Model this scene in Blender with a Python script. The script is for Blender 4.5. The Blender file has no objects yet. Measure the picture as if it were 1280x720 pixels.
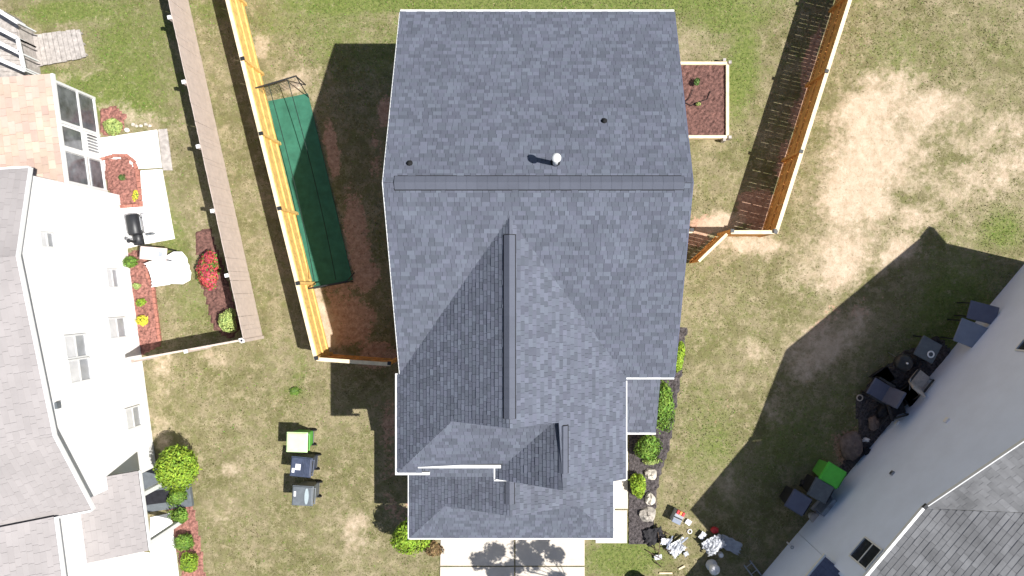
import bpy, bmesh, math, random
import numpy as np
from mathutils import Vector, Matrix
random.seed(7); np.random.seed(7)
S = bpy.context.scene
# ---------------------------------------------------------------- camera, sky, sun, exposure
HC = 27.0; SC = 36.0; NX, NY = 665.0, 358.0          # camera height, pixels per ground metre, nadir
cam_d = bpy.data.cameras.new('camera'); cam = bpy.data.objects.new('camera', cam_d)
S.collection.objects.link(cam); S.camera = cam
cam.location = (0, 0, HC); cam.rotation_euler = (0, 0, 0)
cam_d.sensor_width = 36; cam_d.lens = 36 * SC * HC / 1280
cam_d.shift_x = (640 - NX) / 1280; cam_d.shift_y = -(360 - NY) / 1280
cam_d.clip_end = 2000
SUNV = Vector((.592, -.139, 1)).normalized()
w = bpy.data.worlds.new('World'); S.world = w; w.use_nodes = True
nt = w.node_tree; bg = nt.nodes['Background']
sky = nt.nodes.new('ShaderNodeTexSky'); sky.sky_type = 'NISHITA'; sky.sun_disc = False
sky.sun_elevation = math.asin(SUNV.z); sky.sun_rotation = math.atan2(SUNV.x, SUNV.y)
sky.air_density = 1; sky.dust_density = 1
nt.links.new(sky.outputs[0], bg.inputs[0]); bg.inputs[1].default_value = .062
sd = bpy.data.lights.new('sun', 'SUN'); sd.energy = 4.6; sd.angle = math.radians(.5); sd.color = (1, .975, .93)
so = bpy.data.objects.new('sun', sd); S.collection.objects.link(so)
so.rotation_euler = SUNV.to_track_quat('Z', 'Y').to_euler()
S.view_settings.view_transform = 'Standard'; S.view_settings.look = 'None'
S.view_settings.exposure = .70; S.view_settings.gamma = 1
S.render.resolution_x = 1024; S.render.resolution_y = 576

def W(px, py, h=0.0):
    t = (1 - h / HC) / SC
    return Vector(((px - NX) * t, -(py - NY) * t, h))
# ---------------------------------------------------------------- materials
MATS = {}
def mat(name, col, rough=.85, var=.12, scale=6., bump=.0, bscale=40., island=0., metal=0., hue=0., spec=.3,
        detail=5., col2=None, dist=.02):
    if name in MATS: return MATS[name]
    m = bpy.data.materials.new(name); m.use_nodes = True; N = m.node_tree; L = N.links
    b = N.nodes['Principled BSDF']; b.inputs['Roughness'].default_value = rough
    b.inputs['Metallic'].default_value = metal; b.inputs['Specular IOR Level'].default_value = spec
    geo = N.nodes.new('ShaderNodeNewGeometry')
    tc = N.nodes.new('ShaderNodeTexCoord')
    no = N.nodes.new('ShaderNodeTexNoise'); no.inputs['Scale'].default_value = scale; no.inputs['Detail'].default_value = detail
    no.inputs['Roughness'].default_value = .65
    L.new(geo.outputs['Position'], no.inputs['Vector'])
    mx = N.nodes.new('ShaderNodeMix'); mx.data_type = 'RGBA'
    c2 = col2 if col2 else [max(0, c * (1 - 2 * var)) for c in col]
    c1 = col if col2 else [c * (1 + var) for c in col]
    mx.inputs[6].default_value = (*c2, 1); mx.inputs[7].default_value = (*c1, 1)
    cr = N.nodes.new('ShaderNodeMapRange'); cr.inputs[1].default_value = .32; cr.inputs[2].default_value = .68
    L.new(no.outputs[0], cr.inputs[0]); L.new(cr.outputs[0], mx.inputs[0])
    out = mx.outputs[2]
    if island or hue:
        hs = N.nodes.new('ShaderNodeHueSaturation')
        r = N.nodes.new('ShaderNodeMapRange'); r.inputs[3].default_value = 1 - island; r.inputs[4].default_value = 1 + island
        L.new(geo.outputs['Random Per Island'], r.inputs[0]); L.new(r.outputs[0], hs.inputs['Value'])
        if hue:
            m3 = N.nodes.new('ShaderNodeMath'); m3.operation = 'MULTIPLY'; m3.inputs[1].default_value = 7.31
            m4 = N.nodes.new('ShaderNodeMath'); m4.operation = 'FRACT'
            L.new(geo.outputs['Random Per Island'], m3.inputs[0]); L.new(m3.outputs[0], m4.inputs[0])
            r2 = N.nodes.new('ShaderNodeMapRange'); r2.inputs[3].default_value = .5 - hue; r2.inputs[4].default_value = .5 + hue
            L.new(m4.outputs[0], r2.inputs[0]); L.new(r2.outputs[0], hs.inputs['Hue'])
        L.new(out, hs.inputs['Color']); out = hs.outputs[0]
    L.new(out, b.inputs['Base Color'])
    if bump:
        n2 = N.nodes.new('ShaderNodeTexNoise'); n2.inputs['Scale'].default_value = bscale; n2.inputs['Detail'].default_value = 4
        L.new(geo.outputs['Position'], n2.inputs['Vector'])
        bp = N.nodes.new('ShaderNodeBump'); bp.inputs['Strength'].default_value = bump; bp.inputs['Distance'].default_value = dist
        L.new(n2.outputs[0], bp.inputs['Height']); L.new(bp.outputs[0], b.inputs['Normal'])
    MATS[name] = m; return m
M = lambda n: MATS[n]
mat('shingle_cap', (.098, .106, .135), var=.04, scale=1.6, island=.05, bump=.5, bscale=160, dist=.006)
mat('shingle_slate', (.106, .116, .148), var=.05, scale=1.2, island=.21, bump=.5, bscale=160, dist=.006, hue=.012)
mat('shingle_grey', (.185, .185, .19), var=.15, scale=1.3, island=.16, bump=.4, bscale=150, dist=.006)
mat('shingle_taupe', (.31, .285, .28), var=.05, scale=.8, island=.05, bump=.3, bscale=150, dist=.006)
mat('shingle_brown', (.50, .37, .30), var=.06, scale=2., island=.14, bump=.3, bscale=150, dist=.006, hue=.012)
mat('roof_deck', (.05, .05, .055))
mat('white_trim', (.72, .72, .71), rough=.5, var=.03)
mat('siding_white', (.82, .81, .79), rough=.6, var=.03, scale=2)
mat('siding_blue', (.76, .83, .99), rough=.6, var=.025, scale=1.2)
mat('siding_beige', (.55, .5, .42), rough=.7, var=.05)
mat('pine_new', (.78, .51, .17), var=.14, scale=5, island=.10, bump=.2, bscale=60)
mat('pine_shade_red', (.70, .34, .10), var=.2, scale=5, island=.16, bump=.2, bscale=60)  # redder copy of the new pine; shade on fence faces painted into the colour
mat('pine_cap', (.80, .66, .44), var=.1, scale=4, island=.06)
mat('fence_tan', (.57, .48, .425), var=.06, scale=5, island=.05)
mat('wood_grey', (.42, .38, .35), var=.18, scale=7, island=.14, bump=.3)
mat('metal_dark', (.02, .021, .024), rough=.45, var=.1, spec=.5)
mat('metal_steel', (.45, .46, .48), rough=.35, metal=.8, var=.05)
mat('rubber', (.015, .015, .016), rough=.9)
mat('glass_dark', (.03, .034, .045), rough=.08, spec=.6, var=.3, scale=3)
mat('glass_pale', (.66, .66, .67), rough=.15, spec=.5, var=.08, scale=2)
mat('glass_sash', (.36, .37, .39), rough=.15, spec=.5, var=.1, scale=2)
mat('glass_grey', (.13, .135, .15), rough=.1, spec=.6, var=.3, scale=2)
mat('concrete', (.60, .54, .47), var=.07, scale=2.5, bump=.2, bscale=80)
mat('concrete_white', (.85, .84, .82), var=.04, scale=2.5)
mat('mulch_dark', (.10, .085, .085), var=.4, scale=14, bump=1, bscale=30, dist=.05)
mat('mulch_red', (.33, .15, .12), var=.35, scale=12, bump=.8, bscale=30, dist=.04)
mat('mulch_brown', (.17, .085, .07), var=.35, scale=10, bump=.8, bscale=30, dist=.04)
mat('turf', (.036, .145, .095), rough=.9, var=.12, scale=3, bump=.4, bscale=200, dist=.01)
mat('leaf_lime', (.24, .36, .035), rough=.6, var=.25, scale=5, island=.35, hue=.02, spec=.2)
mat('leaf_green', (.15, .26, .04), rough=.6, var=.25, scale=5, island=.35, hue=.02, spec=.2)
mat('leaf_dark', (.10, .17, .045), rough=.6, var=.25, scale=5, island=.35, hue=.02, spec=.2)
mat('leaf_pale', (.36, .44, .14), rough=.6, var=.2, scale=5, island=.3, hue=.02, spec=.2)
mat('leaf_yellow', (.72, .66, .06), rough=.6, var=.2, scale=5, island=.25, hue=.02, spec=.2)
mat('leaf_russet', (.22, .15, .07), rough=.7, var=.3, scale=5, island=.4, hue=.02, spec=.2)
mat('petal_red', (.50, .07, .09), rough=.6, var=.3, scale=7, island=.35, hue=.015, spec=.2)
mat('stone', (.42, .38, .33), var=.25, scale=6, bump=.6, bscale=20)
mat('stone_pale', (.62, .56, .48), var=.2, scale=6, bump=.6, bscale=20)
mat('brick_red', (.38, .16, .12), var=.2, scale=10, island=.2)
mat('bark', (.13, .09, .06), var=.3, scale=12, bump=.6)
mat('lime_plastic', (.62, .85, .42), rough=.45, var=.05)
mat('green_plastic', (.12, .62, .07), rough=.45, var=.05)
mat('green_body', (.10, .38, .06), rough=.5, var=.05)
mat('blue_plastic', (.055, .068, .11), rough=.45, var=.15)
mat('grey_plastic', (.13, .145, .16), rough=.45, var=.1)
mat('black_plastic', (.022, .022, .028), rough=.5, var=.2)
mat('label_white', (.75, .75, .78), var=.1, scale=30)
mat('lens_grey', (.36, .42, .44), rough=.4, var=.05)
mat('box_blue_grey', (.22, .25, .32), rough=.5, var=.06, scale=3)
mat('box_slate', (.12, .13, .19), rough=.5, var=.06, scale=3)
mat('fabric_cream', (.55, .48, .42), var=.12, scale=9)
mat('plastic_white', (.82, .81, .82), rough=.4, var=.03)
mat('plastic_pink', (.68, .54, .49), rough=.5, var=.05)
mat('film_white', (.60, .61, .64), rough=.35, var=.12, scale=9)
mat('red_plastic', (.55, .04, .05), rough=.4, var=.1)
mat('sheet_grey', (.34, .36, .40), rough=.6, var=.12, scale=6)
mat('dark_soft', (.035, .033, .036), rough=.9, var=.3)
mat('cushion_brown', (.20, .15, .13), rough=.95, var=.2)
mat('rope', (.02, .035, .03), rough=.9)
mat('blade', (.165, .155, .062), rough=.8, var=.3, scale=1.2, island=.28, hue=.025, spec=.1)
mat('straw', (.37, .30, .18), rough=.8, var=.2, scale=1.2, island=.25, hue=.02, spec=.1)
# ---------------------------------------------------------------- helpers
COL = S.collection
def link(o, parent=None):
    COL.objects.link(o)
    if parent is not None: o.parent = parent
    return o
def tag(o, label=None, cat=None, group=None, kind=None):
    if label: o['label'] = label
    if cat: o['category'] = cat
    if group: o['group'] = group
    if kind: o['kind'] = kind
    return o
def thing(name, label, cat, loc=(0, 0, 0), rz=0., group=None):
    o = bpy.data.objects.new(name, None); o.empty_display_size = .2; link(o)
    o.location = loc; o.rotation_euler = (0, 0, rz); return tag(o, label, cat, group)
class MB:
    def __init__(s): s.v = []; s.f = []
    def add(s, vs, fs):
        n = len(s.v); s.v += [tuple(v) for v in vs]; s.f += [tuple(i + n for i in f) for f in fs]; return s
    def box(s, x0, x1, y0, y1, z0, z1, R=None):
        vs = [Vector((x, y, z)) for z in (z0, z1) for y in (y0, y1) for x in (x0, x1)]
        if R is not None: vs = [R @ v for v in vs]
        return s.add(vs, [(0, 2, 3, 1), (4, 5, 7, 6), (0, 1, 5, 4), (2, 6, 7, 3), (0, 4, 6, 2), (1, 3, 7, 5)])
    def frust(s, x0, x1, y0, y1, z0, z1, k, R=None):           # box whose bottom is scaled by k
        cx, cy = (x0 + x1) / 2, (y0 + y1) / 2
        vs = []
        for z, q in ((z0, k), (z1, 1)):
            for y in (y0, y1):
                for x in (x0, x1): vs.append(Vector((cx + (x - cx) * q, cy + (y - cy) * q, z)))
        if R is not None: vs = [R @ v for v in vs]
        return s.add(vs, [(0, 2, 3, 1), (4, 5, 7, 6), (0, 1, 5, 4), (2, 6, 7, 3), (0, 4, 6, 2), (1, 3, 7, 5)])
    def prism(s, pts, z0, z1):
        a = sum(pts[i][0] * pts[(i + 1) % len(pts)][1] - pts[(i + 1) % len(pts)][0] * pts[i][1] for i in range(len(pts)))
        if a < 0: pts = pts[::-1]
        n = len(pts); vs = [(p[0], p[1], z0) for p in pts] + [(p[0], p[1], z1) for p in pts]
        fs = [tuple(range(n - 1, -1, -1)), tuple(range(n, 2 * n))] + [(i, (i + 1) % n, (i + 1) % n + n, i + n) for i in range(n)]
        return s.add(vs, fs)
    def tube(s, a, b, r, r2=None, n=8):
        a, b = Vector(a), Vector(b); r2 = r if r2 is None else r2
        d = (b - a).normalized(); u = d.orthogonal().normalized(); v = d.cross(u)
        vs = [a + (u * math.cos(t) + v * math.sin(t)) * r for t in [2 * math.pi * i / n for i in range(n)]]
        vs += [b + (u * math.cos(t) + v * math.sin(t)) * r2 for t in [2 * math.pi * i / n for i in range(n)]]
        fs = [(i, (i + 1) % n, (i + 1) % n + n, i + n) for i in range(n)] + [tuple(range(n - 1, -1, -1)), tuple(range(n, 2 * n))]
        return s.add(vs, fs)
    def path(s, pts, r, n=6):
        for a, b in zip(pts, pts[1:]): s.tube(a, b, r, n=n)
        return s
    def lathe(s, prof, c=(0, 0, 0), n=16, axis='z', R=None):
        vs = []
        for r, z in prof:
            for i in range(n):
                t = 2 * math.pi * i / n
                p = Vector((r * math.cos(t), r * math.sin(t), z))
                if axis == 'x': p = Vector((p.z, p.x, p.y))
                if R is not None: p = R @ p
                vs.append(p + Vector(c))
        fs = []
        for k in range(len(prof) - 1):
            for i in range(n):
                j = (i + 1) % n; fs.append((k * n + i, k * n + j, (k + 1) * n + j, (k + 1) * n + i))
        fs += [tuple(range(n - 1, -1, -1)), tuple(range((len(prof) - 1) * n, len(prof) * n))]
        return s.add(vs, fs)
    def torus(s, c, R, r, n=16, m=6):
        vs = []
        for i in range(n):
            for j in range(m):
                t, p = 2 * math.pi * i / n, 2 * math.pi * j / m
                vs.append((c[0] + (R + r * math.cos(p)) * math.cos(t), c[1] + (R + r * math.cos(p)) * math.sin(t), c[2] + r * math.sin(p)))
        return s.add(vs, [(i * m + j, ((i + 1) % n) * m + j, ((i + 1) % n) * m + (j + 1) % m, i * m + (j + 1) % m) for i in range(n) for j in range(m)])
    def blob(s, c, rx, ry, rz, amp=.12, n=14, seed=0, flat=False):
        rnd = random.Random(seed); ph = [(rnd.uniform(0, 6.28), rnd.uniform(1.5, 5), rnd.uniform(1.5, 5)) for _ in range(4)]
        vs = []; m = n // 2
        for k in range(m + 1):
            th = math.pi * k / m
            for i in range(n):
                t = 2 * math.pi * i / n
                d = 1 + amp * sum(math.sin(round(a[1]) * t + a[0]) * math.sin(a[2] * th + a[0]) for a in ph) / 2
                z = math.cos(th) * rz * d
                if flat: z = max(z, -rz * .3)
                vs.append((c[0] + rx * d * math.sin(th) * math.cos(t), c[1] + ry * d * math.sin(th) * math.sin(t), c[2] + z))
        fs = []
        for k in range(m):
            for i in range(n):
                j = (i + 1) % n; fs.append((k * n + i, (k + 1) * n + i, (k + 1) * n + j, k * n + j))
        return s.add(vs, fs)
    def build(s, name, m, parent=None, smooth=False, bevel=0):
        me = bpy.data.meshes.new(name); me.from_pydata(s.v, [], s.f); me.materials.append(M(m) if isinstance(m, str) else m)
        me.validate(); me.update()
        if smooth: me.polygons.foreach_set('use_smooth', [True] * len(me.polygons))
        o = bpy.data.objects.new(name, me); link(o, parent)
        if bevel:
            b = o.modifiers.new('bevel', 'BEVEL'); b.width = bevel; b.segments = 2
        return o
def inst(name, me, parent, loc=(0, 0, 0), rot=(0, 0, 0), sc=(1, 1, 1)):
    o = bpy.data.objects.new(name, me); link(o, parent); o.location = loc; o.rotation_euler = rot; o.scale = sc; return o
def children_of(o): return [c for c in bpy.data.objects if c.parent == o]
def copy_tree(o, parent=None):
    c = o.copy(); COL.objects.link(c); c.parent = parent
    for ch in children_of(o): copy_tree(ch, c)
    return c
def scan(poly, v):
    xs = []
    n = len(poly)
    for i in range(n):
        (u0, v0), (u1, v1) = poly[i], poly[(i + 1) % n]
        if (v0 <= v < v1) or (v1 <= v < v0): xs.append(u0 + (u1 - u0) * (v - v0) / (v1 - v0))
    return (min(xs), max(xs)) if len(xs) >= 2 else None
def courses(mb, P0, U, V, Nn, poly, ex=.12, tab=.165, th=.024, lam=.010, gap=.006, rnd=random):
    """overlapping courses on a plane: P0 origin, U along the eave, V up the slope, Nn outward, poly in (u, v)"""
    vmin = min(p[1] for p in poly); vmax = max(p[1] for p in poly)
    k = 0; v = vmin
    while v < vmax - .01:
        v1 = min(v + ex, vmax); a = scan(poly, v + 1e-4); b = scan(poly, v1 - 1e-4)
        if a and b:
            lo, hi = min(a[0], b[0]), max(a[1], b[1])
            u = lo - (rnd.random() * tab if tab else 0)
            while u < hi:
                wd = (hi - lo + .01) if not tab else tab * rnd.uniform(.55, 1.45)
                ua, ub = u + gap / 2, u + wd - gap / 2
                bl, br = max(ua, a[0]), min(ub, a[1]); tl, tr = max(ua, b[0]), min(ub, b[1])
                if bl < br or tl < tr:
                    if bl > br: bl = br = min(max((bl + br) / 2, a[0]), a[1])
                    if tl > tr: tl = tr = min(max((tl + tr) / 2, b[0]), b[1])
                    t = th + (lam if rnd.random() < .45 else 0) * rnd.random()
                    ov = min(.01, vmax - v1)
                    q = [(bl, v, t), (br, v, t), (tr, v1 + ov, .003 + t * .25), (tl, v1 + ov, .003 + t * .25), (bl, v, 0), (br, v, 0), (tr, v1, 0), (tl, v1, 0)]
                    mb.add([P0 + U * x + V * y + Nn * z for x, y, z in q], [(0, 1, 2, 3), (4, 5, 1, 0), (5, 6, 2, 1), (7, 4, 0, 3)])
                u += wd
        v += ex; k += 1
def roof_plane(deck, sh, pts, eave, tab=.165, ex=.12, th=.024, lam=.010):
    """pts: 3-D polygon (planar); eave: two 3-D points giving the course direction"""
    pts = [Vector(p) for p in pts]; U = (Vector(eave[1]) - Vector(eave[0])).normalized()
    N = Vector((0, 0, 0))
    for i in range(len(pts)):
        a, b = pts[i], pts[(i + 1) % len(pts)]; N += a.cross(b)
    N.normalize()
    if N.z < 0: N = -N; pts = pts[::-1]
    V = N.cross(U)
    if V.z < 0: V = -V
    P0 = Vector(eave[0])
    n = len(pts)
    deck.add([p - N * .004 for p in pts] + [p - N * .10 for p in pts], [tuple(range(n)), tuple(range(2 * n - 1, n - 1, -1))] + [(i, i + n, (i + 1) % n + n, (i + 1) % n) for i in range(n)])
    courses(sh, P0, U, V, N, [((p - P0).dot(U), (p - P0).dot(V)) for p in pts], ex, tab, th, lam)
# ---------------------------------------------------------------- ground sheet
def gaxis(lo, hi, step, far):
    core = np.arange(lo, hi + step / 2, step); out = np.geomspace(1, far, 14)
    return np.concatenate([lo - out[::-1], core, hi + out])
gx = gaxis(-19.5, 18.5, .16, 280); gy = gaxis(-11.5, 11.5, .16, 280)
X, Y = np.meshgrid(gx, gy)
rs = np.random.RandomState(3)
def vnoise(x, y, sc, seed):
    r = np.random.RandomState(seed).rand(64, 64); x = x * sc + 1000; y = y * sc + 1000
    xi = np.floor(x).astype(int); yi = np.floor(y).astype(int); fx = x - xi; fy = y - yi
    fx = fx * fx * (3 - 2 * fx); fy = fy * fy * (3 - 2 * fy)
    g = lambda i, j: r[i % 64, j % 64]
    return (g(xi, yi) * (1 - fx) + g(xi + 1, yi) * fx) * (1 - fy) + (g(xi, yi + 1) * (1 - fx) + g(xi + 1, yi + 1) * fx) * fy
def fbm(x, y, sc, seed): return sum(vnoise(x, y, sc * 2 ** k, seed + k) * .5 ** (k + 1) for k in range(4)) / .9375
def patches(x, y, lst):
    m = np.zeros_like(x)
    for px, py, rx, ry, rot, amt in lst:
        c = W(px, py); a = math.radians(rot); dx = x - c.x; dy = y - c.y
        u = (dx * math.cos(a) + dy * math.sin(a)) / (rx / SC); v = (-dx * math.sin(a) + dy * math.cos(a)) / (ry / SC)
        m = np.maximum(m, amt * np.exp(-(u * u + v * v) ** 1.3 * .6))
    return m
SAND = [(1100, 165, 54, 62, 20, 1.2), (1150, 140, 50, 28, 10, 1.0), (1078, 232, 42, 64, -20, 1.3), (1056, 314, 32, 44, -30, 1.2), (1215, 175, 50, 22, 10, .75),
        (1130, 210, 50, 40, 0, .85), (1150, 270, 40, 20, 10, .7), (1180, 150, 70, 40, 0, .62), (1240, 215, 50, 40, 0, .6), (1190, 230, 60, 40, 10, .6), (1120, 110, 70, 30, 0, .55), (1050, 250, 26, 60, -10, .7), (1270, 200, 30, 20, 0, .75), (1020, 320, 30, 40, -20, .55),  (1262, 165, 30, 25, 0, .7), (940, 306, 42, 12, 0, .95), (902, 277, 26, 12, 10, .8), (402, 395, 11, 45, 14, 1.15), (415, 445, 22, 10, 0, .8),
        (372, 100, 26, 14, 10, .95), (326, 60, 12, 16, 0, .85), (862, 52, 22, 16, 30, .7), (1032, 432, 60, 24, 35, 1.15), (1120, 315, 30, 16, 40, .9), (1100, 340, 26, 12, 40, .7),
        (470, 408, 12, 10, 0, .5), (262, 450, 20, 14, 0, .6), (205, 470, 14, 30, 0, .6), (160, 145, 40, 14, -15, .65), (240, 20, 20, 10, 0, .45),
        (285, 575, 16, 40, 20, .5), (280, 640, 20, 40, 0, .45), (440, 660, 26, 30, 20, .6), (100, 30, 40, 8, 10, .5), (95, 95, 30, 8, 10, .55), (890, 620, 16, 40, -40, .5),
        (965, 500, 12, 40, -10, .55), (950, 440, 20, 20, 0, .4), (205, 520, 12, 60, 0, .45), (245, 290, 9, 40, 10, .45)]
SOIL = [(470, 200, 12, 40, 0, .45), (420, 350, 20, 30, 0, .7), (500, 640, 20, 20, 0, .5), (1000, 130, 9, 50, -16, .7), (414, 182, 7, 32, 10, 1.1), (446, 300, 14, 55, 8, 1.0), (432, 405, 34, 26, 0, 1.1), (482, 138, 12, 18, 0, .9), (470, 440, 26, 20, 0, .9), (455, 345, 16, 16, 0, 1.),
        (1012, 80, 8, 40, -16, .9), (982, 200, 10, 30, -16, .9), (950, 262, 24, 22, 0, 1.2), (485, 560, 14, 60, 0, .6), (1062, 560, 22, 26, 0, .8), (880, 280, 20, 12, 0, .7),
        (870, 300, 16, 10, 0, .8), (378, 96, 10, 8, 0, .6), (900, 500, 40, 30, 0, .25), (1050, 400, 50, 20, 40, .5)]
LUSH = [(450, 4, 90, 14, 0, 1.1), (680, 3, 260, 16, 0, 1.3), (640, 40, 300, 60, 0, .6), (925, 95, 20, 70, -8, 1.), (905, 20, 70, 22, 0, .9), (780, 700, 45, 22, 0, 1.), (120, 120, 70, 26, -12, 1.3), (150, 40, 60, 50, -12, .8), (250, 12, 60, 12, 0, .5), (90, 14, 60, 14, 0, 1.2),
        (1255, 290, 30, 22, 0, 1.), (180, 100, 60, 30, 0, .6), (60, 20, 60, 14, 0, .8), (240, 360, 30, 60, 10, .5), (375, 470, 10, 30, 0, .5), (215, 300, 14, 90, 8, .5), (370, 490, 12, 10, 0, .7),
        (890, 560, 40, 70, -15, .5), (1160, 60, 90, 40, 0, .35), (1180, 400, 80, 60, 40, .7), (1000, 560, 60, 60, 40, .5), (345, 30, 30, 30, 0, .5), (830, 470, 20, 40, 0, .4), (1260, 40, 60, 60, 0, .4), (560, 700, 10, 10, 0, .8)]
ms = patches(X, Y, SAND); mo = patches(X, Y, SOIL) * 1.2; ml = patches(X, Y, LUSH)
nz = fbm(X, Y, .55, 11); nz2 = fbm(X, Y, 2.2, 31)
ms = np.clip(ms * 1.15 + (nz2 - .5) * 1.0 + (nz - .62) * .8 - .12, 0, 1); mo = np.clip(mo + (nz2 - .5) * 1.0 - .12, 0, 1); ml = np.clip(ml * 1.0 + (nz - .5) * .9 - .02, 0, 1)
Z = (fbm(X, Y, .8, 51) - .5) * .03 + (nz2 - .5) * .012 - .012
core = (X > -19) & (X < 18) & (Y > -11) & (Y < 11)
Z = np.where(core, Z, -.012)
nyy, nxx = X.shape
verts = np.stack([X, Y, Z], -1).reshape(-1, 3)
ii = np.arange(nyy * nxx).reshape(nyy, nxx)
faces = np.stack([ii[:-1, :-1], ii[:-1, 1:], ii[1:, 1:], ii[1:, :-1]], -1).reshape(-1, 4)
me = bpy.data.meshes.new('ground'); me.from_pydata(verts.tolist(), [], faces.tolist())
at = me.color_attributes.new('cover', 'FLOAT_COLOR', 'POINT')
at.data.foreach_set('color', np.stack([ms, mo, ml, np.ones_like(ms)], -1).reshape(-1).astype(np.float32))
me.polygons.foreach_set('use_smooth', [True] * len(me.polygons))
gm = bpy.data.materials.new('ground'); gm.use_nodes = True; N = gm.node_tree; L = N.links; b = N.nodes['Principled BSDF']
b.inputs['Roughness'].default_value = .95; b.inputs['Specular IOR Level'].default_value = .1
geo = N.nodes.new('ShaderNodeNewGeometry'); ca = N.nodes.new('ShaderNodeAttribute'); ca.attribute_name = 'cover'
sep = N.nodes.new('ShaderNodeSeparateColor'); L.new(ca.outputs['Color'], sep.inputs[0])
def noise(sc, det=5, rough=.6, off=0):
    n = N.nodes.new('ShaderNodeTexNoise'); n.inputs['Scale'].default_value = sc; n.inputs['Detail'].default_value = det; n.inputs['Roughness'].default_value = rough
    if off:
        a = N.nodes.new('ShaderNodeVectorMath'); a.inputs[1].default_value = (off, off * .7, 0); L.new(geo.outputs['Position'], a.inputs[0]); L.new(a.outputs[0], n.inputs['Vector'])
    else: L.new(geo.outputs['Position'], n.inputs['Vector'])
    return n.outputs[0]
def mr(s, a, c, lo=0., hi=1.):
    n = N.nodes.new('ShaderNodeMapRange'); n.inputs[1].default_value = a; n.inputs[2].default_value = c; n.inputs[3].default_value = lo; n.inputs[4].default_value = hi
    L.new(s, n.inputs[0]); return n.outputs[0]
def mix(f, a, c):
    n = N.nodes.new('ShaderNodeMix'); n.data_type = 'RGBA'
    (L.new(f, n.inputs[0]) if hasattr(f, 'links') else setattr(n.inputs[0], 'default_value', f))
    for v, i in ((a, 6), (c, 7)):
        if hasattr(v, 'links'): L.new(v, n.inputs[i])
        else: n.inputs[i].default_value = (*v, 1)
    return n.outputs[2]
def math2(op, a, c):
    n = N.nodes.new('ShaderNodeMath'); n.operation = op
    for v, i in ((a, 0), (c, 1)):
        if hasattr(v, 'links'): L.new(v, n.inputs[i])
        else: n.inputs[i].default_value = v
    return n.outputs[0]
grass = mix(mr(noise(.55, 6, .62), .40, .60), (.150, .138, .062), (.255, .215, .130))
grass = mix(mr(noise(3.2, 4, .6, 61), .44, .66, 0, .8), grass, (.185, .185, .075))
grass = mix(mr(noise(2.2, 7, .68, 5), .50, .66, 0, .75), grass, (.37, .305, .195))
grass = mix(mr(noise(2.6, 7, .7, 9), .53, .66, 0, .75), grass, (.135, .135, .055))
grass = mix(mr(noise(9, 3, .6, 19), .56, .70, 0, .5), grass, (.115, .105, .05))
wv = N.nodes.new('ShaderNodeTexVoronoi'); wv.feature = 'DISTANCE_TO_EDGE'; wv.inputs['Scale'].default_value = 5.5
wa = N.nodes.new('ShaderNodeVectorMath'); wn = N.nodes.new('ShaderNodeTexNoise'); wn.inputs['Scale'].default_value = 4; wn.inputs['Detail'].default_value = 5
L.new(geo.outputs['Position'], wn.inputs['Vector']); wa.operation = 'MULTIPLY_ADD'; wa.inputs[1].default_value = (.5, .5, .5)
L.new(wn.outputs['Color'], wa.inputs[0]); L.new(geo.outputs['Position'], wa.inputs[2]); L.new(wa.outputs[0], wv.inputs['Vector'])
strand = math2('MULTIPLY', mr(wv.outputs['Distance'], .0, .09, 1., 0.), mr(noise(1.7, 4, .6, 71), .42, .62))
grass = mix(mr(strand, 0, 1, 0, .5), grass, (.45, .38, .25))
lush = mix(mr(noise(9, 5, .7, 3), .35, .65), (.085, .125, .025), (.20, .23, .065))
lf = mr(math2('ADD', sep.outputs[2], mr(noise(5, 5, .7, 14), .3, .7, -.25, .25)), .2, .8, 0, .9)
c = mix(lf, grass, lush)
soil = mix(mr(noise(7, 5, .7, 21), .35, .65), (.34, .19, .13), (.58, .38, .27))
c = mix(mr(math2('ADD', sep.outputs[1], mr(noise(7, 7, .75, 17), .3, .7, -.4, .4)), .42, .58, 0, .95), c, soil)
sand = mix(mr(noise(3, 6, .7, 27), .3, .7), (.42, .32, .22), (.62, .50, .38))
c = mix(mr(math2('ADD', sep.outputs[0], mr(noise(4.5, 8, .8, 37), .3, .7, -.5, .5)), .2, .95), c, sand)
c = mix(mr(noise(15, 3, .6, 47), .60, .72, 0, .5), c, (.10, .08, .04))
L.new(c, b.inputs['Base Color'])
bp = N.nodes.new('ShaderNodeBump'); bp.inputs['Strength'].default_value = .9; bp.inputs['Distance'].default_value = .05
L.new(noise(7, 8, .8), bp.inputs['Height']); L.new(bp.outputs[0], b.inputs['Normal'])
me.materials.append(gm); ground = link(bpy.data.objects.new('ground', me)); ground['kind'] = 'structure'
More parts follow.
